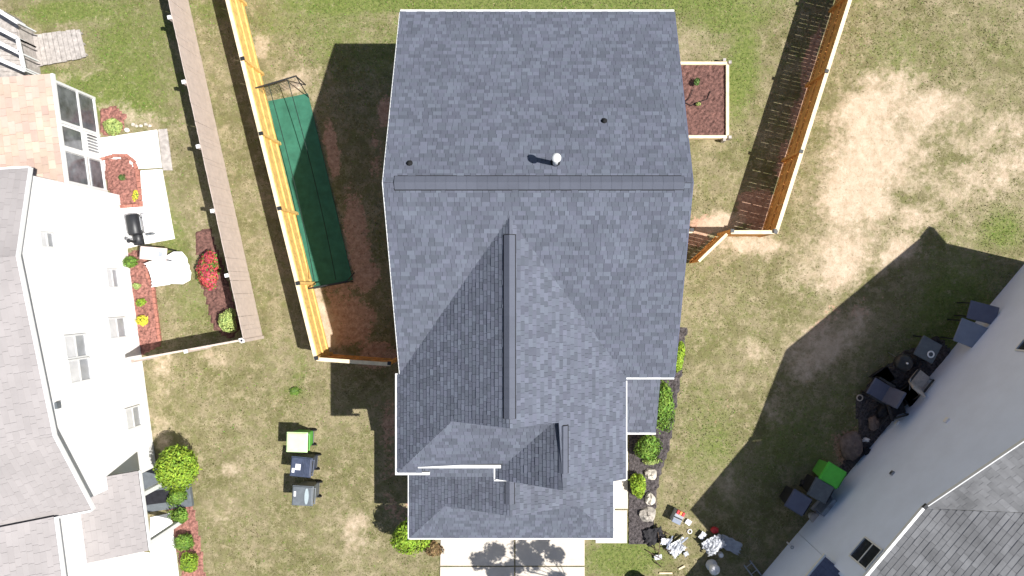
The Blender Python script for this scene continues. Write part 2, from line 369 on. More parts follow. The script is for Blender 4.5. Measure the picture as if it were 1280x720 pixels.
# blades of grass, nobody could count them
def in_poly(x, y, poly):
    r = np.zeros(len(x), bool); n = len(poly)
    for i in range(n):
        x0, y0 = poly[i][0], poly[i][1]; x1, y1 = poly[(i + 1) % n][0], poly[(i + 1) % n][1]
        if y0 == y1: continue
        cnd = ((y0 <= y) & (y < y1)) | ((y1 <= y) & (y < y0))
        r ^= cnd & (x < x0 + (x1 - x0) * (y - y0) / (y1 - y0))
    return r
PAVED = []
def no_grass(pts): PAVED.append([(p[0], p[1]) for p in pts])
def grass_field(name, n, m, hmin, hmax, seed, lushonly=False):
    r = np.random.RandomState(seed); x = r.uniform(-18.5, 17.3, n); y = r.uniform(-10.2, 10.2, n)
    s = np.clip(patches(x, y, SAND) * 1.15 + (fbm(x, y, 2.2, 31) - .5) - .12, 0, 1); o = patches(x, y, SOIL); l = patches(x, y, LUSH)
    keep = (r.rand(n) > s * 1.5 + o * .8)
    if lushonly: keep &= r.rand(n) < l + .12
    for p in PAVED: keep &= ~in_poly(x, y, p)
    x, y = x[keep], y[keep]; k = len(x)
    a = r.uniform(0, 6.283, k); h = r.uniform(hmin, hmax, k); wd = r.uniform(.010, .024, k); ln = r.uniform(.02, .07, k); a2 = r.uniform(0, 6.283, k)
    z = np.full(k, -.02)
    v = np.zeros((k, 3, 3))
    v[:, 0] = np.stack([x - np.cos(a) * wd, y - np.sin(a) * wd, z], -1); v[:, 1] = np.stack([x + np.cos(a) * wd, y + np.sin(a) * wd, z], -1)
    v[:, 2] = np.stack([x + np.cos(a2) * ln, y + np.sin(a2) * ln, z + h], -1)
    me = bpy.data.meshes.new(name); me.vertices.add(3 * k); me.vertices.foreach_set('co', v.reshape(-1)); me.loops.add(3 * k); me.loops.foreach_set('vertex_index', np.arange(3 * k, dtype=np.int32))
    me.polygons.add(k); me.polygons.foreach_set('loop_start', np.arange(0, 3 * k, 3, dtype=np.int32)); me.polygons.foreach_set('loop_total', np.full(k, 3, np.int32)); me.update(calc_edges=True)
    me.materials.append(M(m)); o = link(bpy.data.objects.new(name, me)); o['kind'] = 'stuff'; return o
# ---------------------------------------------------------------- flat beds, slabs
def flat(name, pxs, z0, z1, m, parent=None, kind=None, h=0):
    pts = [W(p[0], p[1]) for p in pxs]; mb = MB(); mb.prism([(p.x, p.y) for p in pts], z0, z1)
    o = mb.build(name, m, parent)
    if kind: o['kind'] = kind
    no_grass(pts); return o
def bumpy(name, pxs, z, amp, m, parent=None, kind=None, seed=1, step=.09):
    """an uneven layer (mulch) filling an outline given on the ground"""
    pts = [W(p[0], p[1]) for p in pxs]; no_grass(pts)
    xs = np.arange(min(p.x for p in pts), max(p.x for p in pts) + step, step); ys = np.arange(min(p.y for p in pts), max(p.y for p in pts) + step, step)
    XX, YY = np.meshgrid(xs, ys); ins = in_poly(XX.reshape(-1), YY.reshape(-1), [(p.x, p.y) for p in pts]).reshape(XX.shape)
    ZZ = np.where(ins, z + np.random.RandomState(seed).rand(*XX.shape) * amp, -.03)
    idx = np.arange(XX.size).reshape(XX.shape); q = ins[:-1, :-1] | ins[1:, :-1] | ins[:-1, 1:] | ins[1:, 1:]
    f = np.stack([idx[:-1, :-1], idx[:-1, 1:], idx[1:, 1:], idx[1:, :-1]], -1)[q]
    used = np.unique(f); mp = -np.ones(XX.size, int); mp[used] = np.arange(len(used))
    me = bpy.data.meshes.new(name); me.from_pydata(np.stack([XX, YY, ZZ], -1).reshape(-1, 3)[used].tolist(), [], mp[f].tolist()); me.materials.append(M(m))
    o = bpy.data.objects.new(name, me); link(o, parent)
    if kind: o['kind'] = kind
    return o
def slabs(name, rects, z, m):
    """paving split into slabs: an Empty named for the paving and one child each"""
    e = bpy.data.objects.new(name, None); link(e); e['kind'] = 'structure'
    for r in rects:
        pts = [W(*p) for p in r]; c = sum(pts, Vector()) / len(pts); no_grass(pts)
        q = [c + (p - c) * (1 - .012 / max(.2, (p - c).length)) for p in pts]
        MB().prism([(p.x, p.y) for p in q], -.06, z).build('slab', m, e, bevel=.008)
    return e
slabs('driveway', [[(551, 640), (643, 640), (643, 707), (550, 707)], [(644, 640), (731, 640), (731, 707), (644, 707)],
                   [(550, 708), (643, 708), (643, 800), (549, 800)], [(644, 708), (731, 708), (731, 800), (644, 800)]], .035, 'concrete')
slabs('front_path', [[(744, 560), (785, 560), (785, 597), (744, 597)], [(744, 598), (785, 598), (785, 636), (744, 636)], [(744, 637), (784, 637), (784, 679), (744, 679)]], .035, 'concrete')
slabs('neighbour_driveway', [[(60, 690), (187, 690), (187, 800), (60, 800)], [(188, 646), (214, 640), (224, 719), (226, 800), (188, 800)]], .035, 'concrete_white')
slabs('patio', [[(122, 173), (197, 162), (203, 210), (128, 214)], [(176, 213), (203, 211), (219, 299), (180, 306)], [(148, 258), (179, 257), (180, 306), (155, 312)]], .05, 'concrete_white')
flat('patio_edge', [(198, 162), (209, 161), (216, 213), (204, 213)], -.02, .03, 'wood_grey', kind='structure')
bumpy('mulch_bed', [(838, 405), (858, 410), (856, 440), (846, 500), (836, 560), (823, 600), (818, 640), (816, 680), (786, 680), (786, 470), (830, 470)], .01, .05, 'mulch_dark', kind='structure')
bumpy('mulch_strip', [(200, 600), (237, 612), (245, 650), (252, 690), (258, 740), (232, 740), (214, 640)], .01, .04, 'mulch_red', kind='structure', seed=2)
bumpy('foundation_bed', [(150, 318), (182, 312), (192, 360), (200, 432), (166, 448), (155, 360)], .01, .04, 'mulch_red', kind='structure', seed=3)
bumpy('corner_bed', [(124, 138), (142, 132), (158, 145), (152, 165), (128, 170)], .01, .04, 'mulch_red', kind='structure', seed=4)
bumpy('azalea_bed', [(243, 290), (262, 285), (285, 350), (300, 410), (290, 424), (268, 412), (250, 350)], .005, .03, 'mulch_brown', kind='structure', seed=5)
bumpy('patio_bed', [(130, 200), (160, 195), (172, 212), (177, 256), (146, 258), (134, 230)], .05, .05, 'mulch_red', kind='structure', seed=6)
# brick edging round the patio bed
ed = thing('brick_edging', 'curved red brick edging round the mulched bed cut into the white patio', 'edging')
bm_ = MB().box(-.1, .1, -.05, .05, 0, .12).build('brick', 'brick_red', ed).data
first = children_of(ed)[0]
def along(pts, step):
    out = []; carry = 0
    for a, b in zip(pts, pts[1:]):
        L_ = (b - a).length; d = (b - a) / L_; t = carry
        while t < L_: out.append((a + d * t, math.atan2(d.y, d.x))); t += step
        carry = t - L_
    return out
arc = [W(131, 199), W(145, 195), W(160, 195), W(169, 202), W(173, 213), W(176, 235), W(178, 257), W(148, 259), W(144, 246)]
for i, (p, a) in enumerate(along(arc, .22)):
    o = first if i == 0 else inst('brick', bm_, ed)
    o.location = (p.x, p.y, .02 + random.random() * .02); o.rotation_euler = (0, 0, a + random.uniform(-.08, .08))
ed2 = thing('brick_edging', 'thin line of red bricks between the foundation bed and the neighbour lawn', 'edging')
for i, (p, a) in enumerate(along([W(186, 345), W(192, 360), W(201, 430)], .22)):
    inst('brick', bm_, ed2, (p.x, p.y, -.04), (0, 0, a + random.uniform(-.08, .08)))
# ---------------------------------------------------------------- main house
EH, RH = 5.4, 7.9
XL, XR, YB, YR, YF = -3.66, 3.95, 7.62, 2.55, -2.52
H = thing('house', 'two-storey house with slate-blue shingle roof in the middle of the picture', 'house')
roof = MB(); sh = MB()
roof_plane(roof, sh, [(XL, YB, EH), (XR, YB, EH), (XR, YR, RH), (XL, YR, RH)], [(XL, YB, EH), (XR, YB, EH)])
roof_plane(roof, sh, [(XL, YF, EH), (XR, YF, EH), (XR, YR, RH), (XL, YR, RH)], [(XL, YF, EH), (XR, YF, EH)])
wl, wr, wx, wh = -3.73, 2.6, -.565, 7.5; ya = YR - (RH - wh) / ((RH - EH) / (YR - YF)); pw = (wh - EH) / (wx - wl)
dc = -3.56; sy = -5.16; dz = EH + pw * (dc - sy)
zl = lambda x: EH + pw * (x - wl)
zr = lambda x: EH + pw * (wr - x)
roof_plane(roof, sh, [(wl, YF + .05, EH), (wx, ya + .05, wh), (wx, dc, wh), (wl + (dc - sy), dc, dz), (wl, sy, EH)], [(wl, YF, EH), (wl, sy, EH)])
gxr = .8; gzr = zr(gxr); gy = -5.35
roof_plane(roof, sh, [(wr, YF + .05, EH), (wx, ya + .05, wh), (wx, dc, wh), (gxr, dc, gzr), (gxr, gy, gzr), (wr, gy, EH)], [(wr, YF, EH), (wr, gy, EH)])
gxl = -1.0; zg = lambda x: gzr - pw * (gxr - x)
roof_plane(roof, sh, [(.58, dc - .0, zg(.58)), (gxr, dc, gzr), (gxr, gy, gzr), (gxl, gy, zg(gxl)), (gxl, -4.95, zg(gxl))], [(gxl, gy, zg(gxl)), (gxl, -5, zg(gxl))])
zs = lambda y: EH + pw * (y - sy)
roof_plane(roof, sh, [(wl, sy, EH), (-3.05, sy, EH), (-3.05, -4.93, zs(-4.93)), (-.77, -4.93, zs(-4.93)), (.6, dc, dz), (wl + (dc - sy), dc, dz)], [(wl, sy, EH), (-3.05, sy, EH)])
# dutch gable face
roof_o = roof.build('roof', 'roof_deck', H)
sh_o = sh.build('shingles', 'shingle_slate', roof_o); sh_o['kind'] = 'stuff'
# single storey garage roof
GE = 2.7; g0, g1, gyf, gd, gp = -3.83, 2.53, -7.85, -6.7, .5; gm_ = (g0 + g1) / 2; gh = GE + gp * (gm_ - g0); gk = gd - gyf; gz = GE + gp * gk
roof = MB(); sh = MB()
roof_plane(roof, sh, [(g0, gyf, GE), (g0, -4.9, GE), (gm_, -4.9, gh), (gm_, gd, gh), (g0 + gk, gd, gz)], [(g0, gyf, GE), (g0, -4.9, GE)])
roof_plane(roof, sh, [(g1, gyf, GE), (g1, -4.9, GE), (gm_, -4.9, gh), (gm_, gd, gh), (g1 - gk, gd, gz)], [(g1, gyf, GE), (g1, -4.9, GE)])
roof_plane(roof, sh, [(g0, gyf, GE), (g1, gyf, GE), (g1 - gk, gd, gz), (g0 + gk, gd, gz)], [(g0, gyf, GE), (g1, gyf, GE)])
roof_plane(roof, sh, [(-3.12, -5.58, 4.15), (-1.12, -5.58, 4.15), (-1.12, -4.85, 4.4), (-3.12, -4.85, 4.4)], [(-3.12, -5.58, 4.15), (-1.12, -5.58, 4.15)])
r2 = roof.build('garage_roof', 'roof_deck', H); s2 = sh.build('shingles', 'shingle_slate', r2); s2['kind'] = 'stuff'
# side bump-out roof
roof = MB(); sh = MB(); bx = 3.84; be = 2.9
roof_plane(roof, sh, [(1.9, -4.52, be), (bx, -4.52, be), (bx, -2.2, be + 1.1), (1.9, -2.2, be + 1.1)], [(1.9, -4.52, be), (bx, -4.52, be)])
r3 = roof.build('side_roof', 'roof_deck', H); s3 = sh.build('shingles', 'shingle_slate', r3); s3['kind'] = 'stuff'
# ridge vents: a raised cap along each ridge, made of cap shingles
def ridge_cap(parent, p0, p1, sl, w_, th=.05, pitch=.25, name='ridge_cap', sl2=None):
    p0, p1 = Vector(p0), Vector(p1); d = (p1 - p0); L_ = d.length; d.normalize(); side = Vector((d.y, -d.x, 0))
    mb = MB(); n = int(L_ / pitch)
    sa, sb = sl, sl2 if sl2 is not None else sl
    for i in range(n):
        a = p0 + d * (L_ * i / n); b = p0 + d * (L_ * (i + 1) / n + .01); j = .006
        rows = []
        for q, lift in ((a, j), (b, 0)):
            rows.append([q + side * w_ - Vector((0, 0, w_ * sa)), q + side * w_ + Vector((0, 0, -w_ * sa + th + lift)), q + Vector((0, 0, th + .02 + lift)),
                         q - side * w_ + Vector((0, 0, -w_ * sb + th + lift)), q - side * w_ - Vector((0, 0, w_ * sb))])
        mb.add(rows[0] + rows[1], [(k, k + 5, k + 6, k + 1) for k in range(4)] + [(4, 3, 2, 1, 0), (5, 6, 7, 8, 9)])
    o = mb.build(name, 'shingle_cap', parent)
    if name == 'ridge_cap':
        w2 = w_ + .022; t2 = th * .62; m2 = MB(); q = []
        for p in (p0 - d * .02, p1 + d * .02):
            q += [p + side * w2 - Vector((0, 0, w2 * sa)), p + side * w2 + Vector((0, 0, -w2 * sa + t2)), p + Vector((0, 0, t2)), p - side * w2 + Vector((0, 0, -w2 * sb + t2)), p - side * w2 - Vector((0, 0, w2 * sb))]
        m2.add(q, [(k, k + 5, k + 6, k + 1) for k in range(4)] + [(4, 3, 2, 1, 0), (5, 6, 7, 8, 9)]); m2.build('vent_shade_edge', 'rubber', parent)  # black vent edge wider than the cap; its shaded outline is painted in
    return o
pm = (RH - EH) / (YR - YF)
ridge_cap(roof_o, (XL + .28, YR, RH), (XR - .22, YR, RH), pm, .165, th=.04)
ridge_cap(roof_o, (wx, ya - .45, wh), (wx, dc + .25, wh), pw, .14, th=.065)
ridge_cap(roof_o, (gxr + .02, dc - .1, gzr), (gxr + .02, gy + .45, gzr), pw, .12, th=.055)
ridge_cap(r2, (gm_, -5.15, gh), (gm_, gd + .35, gh), gp, .13, th=.05)
ridge_cap(roof_o, (wx, ya + .25, wh + .01), (wx, ya - .45, wh + .01), pw, .06, th=.01, name='valley_cap')
# gutters and fascia
def gutter(parent, a, b, out, w_=.11, name='gutter'):
    a, b = Vector(a), Vector(b); d = (b - a).normalized(); o = Vector(out)
    mb = MB(); L_ = (b - a).length; z = Vector((0, 0, 1))
    prof = [(0, .0), (w_, .0), (w_, -.09), (w_ * .7, -.12), (0, -.12)]
    inn = [(.012, .0), (w_ - .014, .0), (w_ - .014, -.05), (.012, -.05)]
    mb.add([a + o * x + z * y for x, y in prof] + [b + o * x + z * y for x, y in prof], [(0, 1, 6, 5)[::1], (1, 2, 7, 6), (2, 3, 8, 7), (3, 4, 9, 8), (4, 0, 5, 9), (4, 3, 2, 1, 0), (5, 6, 7, 8, 9)])
    return mb.build(name, 'white_trim', parent)
gutter(roof_o, (XL, YB, EH), (XR, YB, EH), (0, 1, 0), .07)
gutter(roof_o, (2.55, YF - .0, EH), (XR, YF, EH), (0, -1, 0), .06)
gutter(roof_o, (wl, YF + .1, EH), (wl, sy - .08, EH), (-1, 0, 0), .07)
gutter(roof_o, (wl, sy, EH), (-2.85, sy, EH), (0, -1, 0), .08)
gutter(roof_o, (-3.15, -4.93, EH + .13), (-.86, -4.93, EH + .13), (0, -1, 0), .09)
gutter(roof_o, (gxl, gy - .02, EH), (gxl, -4.93, EH), (-1, 0, 0), .06)
gutter(roof_o, (gxl - .05, gy, EH), (-.35, gy, EH), (0, -1, 0), .06)
gutter(roof_o, (2.0, gy, EH), (wr, gy, EH), (0, -1, 0), .05)
gutter(roof_o, (wr, gy - .02, EH), (wr, YF - .1, EH), (1, 0, 0), .045)
for k in range(6):
    y = -5.1 + k * .48; MB().box(wr - .03, wr + .035, y - .025, y + .025, EH - .01, EH + .02).build('gutter_strap', 'white_trim', roof_o)
gutter(r2, (g0, -5.1, GE), (g0, gyf - .05, GE), (-1, 0, 0), .05)
gutter(r2, (g0, gyf, GE), (g1 + .05, gyf, GE), (0, -1, 0), .06)
gutter(r2, (g1, gyf, GE), (g1, -5.1, GE), (1, 0, 0), .05)
gutter(r3, (2.68, -4.52, be), (bx, -4.52, be), (0, -1, 0), .07)
# rake boards of the main gable ends
for x, s in ((XL, -1), (XR, 1)):
    mb = MB()
    for y0 in (YB, YF):
        a, b_ = (y0, EH), (YR, RH); xa, xb = sorted((x, x + s * .022))
        mb.add([(xa, a[0], a[1] - .15), (xb, a[0], a[1] - .15), (xb, a[0], a[1] + .01), (xa, a[0], a[1] + .01), (xa, b_[0], b_[1] - .15), (xb, b_[0], b_[1] - .15), (xb, b_[0], b_[1] + .01), (xa, b_[0], b_[1] + .01)],
               [(0, 1, 2, 3), (4, 7, 6, 5), (0, 4, 5, 1), (1, 5, 6, 2), (2, 6, 7, 3), (3, 7, 4, 0)])
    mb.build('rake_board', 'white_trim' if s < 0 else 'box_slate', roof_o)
# walls: clapboard on a core
def walls(parent, outline, z0, z1, m, mcore='siding_beige', lap=.13):
    a = sum(outline[i][0] * outline[(i + 1) % len(outline)][1] - outline[(i + 1) % len(outline)][0] * outline[i][1] for i in range(len(outline)))
    if a < 0: outline = outline[::-1]
    mb = MB(); n = len(outline)
    mb.prism(outline, z0, z1)
    for i in range(n):
        p, q = Vector((*outline[i], z0)), Vector((*outline[(i + 1) % n], z0)); U = (q - p); L_ = U.length; U.normalize()
        courses(mb, p, U, Vector((0, 0, 1)), Vector((U.y, -U.x, 0)), [(0, 0), (L_, 0), (L_, z1 - z0), (0, z1 - z0)], lap, None, .016, 0, 0)
    return mb.build('wall', m, parent)
wm = walls(H, [(XL + .3, YB - .3), (XR - .3, YB - .3), (XR - .3, YF + .3), (XL + .3, YF + .3)], 0, EH - .05, 'siding_beige')
walls(H, [(wl + .3, YF + .32), (wr - .3, YF + .32), (wr - .3, -5.0), (gxl + .3, -5.0), (gxl + .3, -4.8), (wl + .3, -4.8)], 0, EH - .05, 'siding_beige')
walls(H, [(g0 + .3, -4.82), (g1 - .3, -4.82), (g1 - .3, gyf + .3), (g0 + .3, gyf + .3)], 0, GE - .05, 'siding_beige')
walls(H, [(2.33, YF + .28), (bx - .25, YF + .28), (bx - .25, -4.25), (2.33, -4.25)], 0, be - .02, 'siding_beige')
mb = MB()
for x in (XL + .3, XR - .3):
    mb.add([(x - .05, YB - .3, EH - .05), (x - .05, YR, RH - .2), (x - .05, YF + .3, EH - .05), (x + .05, YB - .3, EH - .05), (x + .05, YR, RH - .2), (x + .05, YF + .3, EH - .05)], [(0, 1, 2), (5, 4, 3), (0, 3, 4, 1), (1, 4, 5, 2), (2, 5, 3, 0)])
mb.add([(wl + (dc - sy) + .05, dc + .03, dz - .05), (wx, dc + .03, wh - .05), (.6, dc + .03, dz - .05)], [(0, 1, 2)])
mb.add([(gxl + .2, -5.05, EH - .05), (gxr, -5.05, gzr - .12), (wr - .2, -5.05, EH - .05), (gxl + .2, -4.95, EH - .05), (gxr, -4.95, gzr - .12), (wr - .2, -4.95, EH - .05)], [(0, 2, 1), (3, 4, 5), (0, 1, 4, 3), (1, 2, 5, 4)])
mb.add([(g0 + gk, gd + .03, gz - .05), (gm_, gd + .03, gh - .05), (g1 - gk, gd + .03, gz - .05)], [(0, 1, 2)])
mb.build('gable_wall', 'siding_beige', H)
MB().box(-3.0, -1.2, -5.52, -4.8, 2.9, 4.1).build('cricket_wall', 'siding_beige', H)
gdoor = MB().box(-3.1, 1.8, gyf + .24, gyf + .28, .04, 2.2).build('garage_door', 'white_trim', H)
for k in range(4): MB().box(-3.05, 1.75, gyf + .215, gyf + .238, .08 + k * .53, .56 + k * .53).build('door_panel', 'siding_white', gdoor)
# roof vents
def vent_pipe(px, py, hroof, tall, r, cap, lbl):
    z = hroof; p = W(px, py, z); e = bpy.data.objects.new('vent_pipe', None); link(e, roof_o); e.location = (p.x, p.y, z - .06)
    MB().lathe([(r, -.02), (r, tall)], n=14).build('pipe', 'white_trim' if cap else 'rubber', e, smooth=True)
    mb = MB().lathe([(r * 2.4, -.02), (r * 2.1, .06), (r * 1.15, .12)], n=14); mb.box(-r * 3.2, r * 3.2, -r * 3.6, r * 3.2, -.04, .02, Matrix.Rotation(-.46, 4, 'X')).build('flashing', 'rubber', e)
    if cap: MB().lathe([(r * 1.2, tall - .02), (r * 1.75, tall), (r * 1.75, tall + .05), (r * .6, tall + .1)], n=18).build('cap', 'white_trim', e, smooth=True)
    e['label'] = lbl; return e
def roofz(py):   # height of the back slope under a picture row
    h = 7.
    for _ in range(30):
        y = W(0, py, h).y; h = RH - pm * (y - YR)
    return h
for px, py, tall, r, cap, lbl in ((694, 205, .95, .065, True, 'tall white flue pipe with round cap'), (755, 152, .16, .045, False, 'short black rubber plumbing vent right of the flue'), (512, 205, .16, .045, False, 'short black rubber plumbing vent near the left roof edge')):
    vent_pipe(px, py, roofz(py), tall, r, cap, lbl)
# ---------------------------------------------------------------- fences
def fence(name, label, a, b, mp, mcap, inner, group=None, pw_=.14, gap=.012, hgt=1.83, cap=True, caps=None, post_step=2.45, skip_first=False, posth=.04, railm=None, rail_t=.04):
    a = Vector((a.x, a.y, 0)); b = Vector((b.x, b.y, 0)); d = b - a; L_ = d.length; ang = math.atan2(d.y, d.x)
    e = thing(name, label, 'fence', a, ang, group)
    s = inner                                          # +1: rails on the left of a->b
    me = MB().box(-pw_ / 2, pw_ / 2, -.009, .009, .03, hgt - .03).build('picket', mp, e); o0 = me; me = me.data
    n = int(L_ / (pw_ + gap)); first = True
    for i in range(n):
        x = (i + .5) * L_ / n
        o = o0 if first else inst('picket', me, e); first = False
        o.location = (x, -s * .012, random.uniform(-.012, .012)); o.rotation_euler = (0, random.uniform(-.006, .006), random.uniform(-.03, .03))
        o.scale = (random.uniform(.96, 1.03), 1, 1)
    for z in (.3, .95, 1.6):
        MB().box(.02, L_ - .02, s * .0, s * rail_t, z - .045, z + .045).build('rail', railm or mp, e)
    if cap: MB().box(-.03, L_ + .03, -.055, .065, hgt - .03, hgt + .005).build('cap_rail', mcap, e)
    k = max(1, round(L_ / post_step))
    pm_ = None
    for i in range(1 if skip_first else 0, k + 1):
        x = L_ * i / k
        mb = MB().box(-.05, .05, s * .045 - .05, s * .045 + .05, 0, hgt + posth)
        o = mb.build('post', railm or mp, e); o.location.x = x
        if caps:
            c = MB().frust(-.058, .058, s * .045 - .058, s * .045 + .058, hgt + posth, hgt + posth + .05, 1).build('post_cap', caps, o)
    return e
fa, fb = W(310, 24), W(413, 442); fd = (fa - fb).normalized()
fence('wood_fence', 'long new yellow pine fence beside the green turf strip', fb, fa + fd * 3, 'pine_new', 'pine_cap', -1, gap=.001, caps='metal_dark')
fence('wood_fence', 'short wood fence section closing the yard between the yellow fence corner and the house', W(415, 443), W(499, 449), 'pine_shade_red', 'pine_cap', 1, caps='metal_dark', skip_first=True)
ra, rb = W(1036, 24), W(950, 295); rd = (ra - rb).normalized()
fence('wood_fence', 'long new pine fence right of the house casting a wide striped shadow', rb, ra + rd * 3, 'pine_shade_red', 'pine_cap', 1, gap=.004, caps='metal_dark', posth=.03)
fence('wood_fence', 'short fence section between the right long fence and the open gate', W(898, 295), W(948, 295), 'pine_shade_red', 'pine_cap', 1, posth=.02, caps='metal_dark')
fence('wood_fence', 'tiny fence stub fixed to the right wall of the house by the gate', W(795, 294), W(851, 294), 'pine_shade_red', 'pine_cap', 1, posth=.02, caps='metal_dark', post_step=1.4)
# open gate
ga, gb = W(893, 297), W(860, 329); d = gb - ga; ge = thing('gate', 'open wooden gate leaf swung out into the side yard', 'gate', ga, math.atan2(d.y, d.x))
L_ = d.length
pk = MB().box(-.07, .07, -.009, .009, .05, 1.75).build('picket', 'pine_shade_red', ge); n = int(L_ / .152)
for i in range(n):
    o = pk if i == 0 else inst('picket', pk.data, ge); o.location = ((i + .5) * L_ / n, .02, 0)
for z in (.3, 1.55): MB().box(0, L_, -.04, 0, z - .045, z + .045).build('rail', 'pine_shade_red', ge)
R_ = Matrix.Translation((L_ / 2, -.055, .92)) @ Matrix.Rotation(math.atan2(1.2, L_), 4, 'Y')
MB().box(-L_ * .62, L_ * .62, -.018, .012, -.04, .04, R_).build('brace', 'pine_shade_red', ge)
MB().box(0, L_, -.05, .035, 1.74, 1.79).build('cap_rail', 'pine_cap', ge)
MB().box(.04, .3, .035, .045, 1.5, 1.54).build('hinge', 'metal_dark', ge); MB().box(.04, .3, .035, .045, .3, .34).build('hinge', 'metal_dark', ge)
# tan neighbour fence
ta, tb = W(235, 0), W(328, 420); td = (ta - tb).normalized()
fence('tan_fence', 'long tan privacy fence of the left neighbour with white post caps', tb, ta + td * 3, 'fence_tan', 'fence_tan', 1, pw_=.15, gap=.001, cap=False, caps='plastic_white', post_step=2.2, railm='fence_tan', rail_t=.02, posth=.02)
fence('tan_fence', 'short tan fence section running from the corner post to the white house', W(196, 444), tb, 'fence_tan', 'fence_tan', -1, pw_=.15, gap=.001, cap=False, caps='plastic_white', post_step=2.0, posth=.02)
# ---------------------------------------------------------------- turf strip with ball net frames
tf = flat('turf_strip', [(334, 127), (385, 117), (441, 350), (391, 361)], -.03, .03, 'turf'); tag(tf, 'dark green artificial turf strip laid between yellow fence and house', 'turf mat')
def net_frame(label, a, b, hgt, lean):
    e = thing('net_frame', label, 'frame', a)
    d = b - a; lz = Vector((lean[0], lean[1], 0))
    for q in (Vector((0, 0, 0)), d):
        MB().tube(q, q + Vector((0, 0, hgt)), .022).build('upright', 'metal_dark', e)
        MB().tube(q + lz, q + Vector((0, 0, hgt)), .016).build('brace', 'metal_dark', e)
    MB().tube(Vector((0, 0, hgt)) - d * .02, d * 1.02 + Vector((0, 0, hgt)), .026).build('crossbar', 'metal_dark', e)
    mb = MB()                                           # hanging cord net
    n = 14
    for i in range(n + 1):
        p = d * (i / n); mb.tube(p + Vector((0, 0, .05)), p + Vector((0, 0, hgt)), .004, n=3)
    for j in range(9):
        z = .05 + (hgt - .05) * j / 8; mb.tube(Vector((0, 0, z)), d + Vector((0, 0, z)), .004, n=3)
    nn = mb.build('net', 'rope', e); nn['kind'] = 'stuff'; return e
net_frame('black tube frame with a cord net at the upper end of the turf', W(331, 121), W(382, 106), 1.12, (.12, -.45))
net_frame('black tube frame with a cord net at the lower end of the turf', W(388, 362), W(441, 352), .9, (.05, .3))
for k, (a, b, l) in enumerate((((349, 116), (402, 352), 'left black cable strung above the turf strip'), ((372, 110), (428, 350), 'right black cable strung above the turf strip'))):
    p, q = W(*a), W(*b); pts = [Vector((p.x + (q.x - p.x) * t, p.y + (q.y - p.y) * t, 1.1 - .35 * 4 * t * (1 - t) - .2 * t)) for t in [i / 16 for i in range(17)]]
    tag(MB().path(pts, .013, 5).build('cable', 'rope'), l, 'cable')
# ---------------------------------------------------------------- raised bed
rbx0, rbx1, rby0, rby1 = 4.35, 6.72, 5.14, 7.67
B = thing('raised_bed', 'raised garden bed with pale timber frame and brown mulch beside the house', 'garden bed', (rbx0, rby0, 0))
for args in ((0, rbx1 - rbx0, -.05, .05), (0, rbx1 - rbx0, rby1 - rby0 - .05, rby1 - rby0 + .05)):
    for k in range(2): MB().box(args[0], args[1], args[2], args[3], k * .15, k * .15 + .146).build('board', 'pine_cap', B)
for x in (0, rbx1 - rbx0):
    for k in range(2): MB().box(x - .05, x + .05, .055, rby1 - rby0 - .055, k * .15, k * .15 + .142).build('board', 'pine_cap', B)
for x, y in ((rbx1 - rbx0 + .07, -.02), (rbx1 - rbx0 + .07, rby1 - rby0 + .02), (rbx1 - rbx0 - .12, -.1), (rbx1 - rbx0 - .12, rby1 - rby0 + .1)):
    MB().box(x - .05, x + .05, y - .05, y + .05, 0, .36).build('stake', 'wood_grey', B)
mb = MB(); n = 26
for i in range(n):
    for j in range(n): mb.v.append((.04 + i * (rbx1 - rbx0 - .08) / (n - 1), .04 + j * (rby1 - rby0 - .08) / (n - 1), .17 + random.random() * .05))
mb.f = [(i * n + j, (i + 1) * n + j, (i + 1) * n + j + 1, i * n + j + 1) for i in range(n - 1) for j in range(n - 1)]
s_ = mb.build('mulch', 'mulch_brown', B); s_['kind'] = 'stuff'
no_grass([(rbx0, rby0), (rbx1, rby0), (rbx1, rby1), (rbx0, rby1)])
hose = [W(866, 112, .25), W(862, 122, .24), W(856, 128, .24), W(864, 132, .24), W(872, 128, .24), W(884, 124, .24), W(888, 114, .24)]
tag(MB().path(hose, .012, 5).build('drip_hose', 'rubber'), 'thin black drip hose curling over the brown mulch of the raised bed', 'hose')
# ---------------------------------------------------------------- foliage
def leaves(mb, c, rx, ry, rz, n, size, seed=0, shell=.58, zmin=-.6, lumps=7):
    r = random.Random(seed); lp = [(r.uniform(0, 6.28), r.uniform(-.6, 1.2), r.uniform(.06, .30)) for _ in range(lumps)]
    for _ in range(n):
        while True:
            v = Vector((r.gauss(0, 1), r.gauss(0, 1), r.gauss(0, 1))).normalized()
            if v.z > zmin: break
        k = 1.
        for a, e, amp in lp:
            q = Vector((math.cos(a) * math.cos(e), math.sin(a) * math.cos(e), math.sin(e))); k += amp * max(0, v.dot(q)) ** 6 - amp * .25
        rad = k * (shell + (1.04 - shell) * r.random() ** .6) * (1.12 if r.random() < .04 else 1)
        p = Vector((c[0] + v.x * rx * rad, c[1] + v.y * ry * rad, c[2] + v.z * rz * rad))
        nn = (v + Vector((r.uniform(-1, 1), r.uniform(-1, 1), r.uniform(-.6, 1))) * .8).normalized()
        u = nn.orthogonal().normalized(); u = Matrix.Rotation(r.uniform(0, 6.28), 3, nn) @ u; w_ = nn.cross(u); s = size * r.uniform(.6, 1.3)
        mb.add([p - u * s, p + w_ * s * .45 + nn * s * .12, p + u * s, p - w_ * s * .45 + nn * s * .12], [(0, 1, 2, 3)])
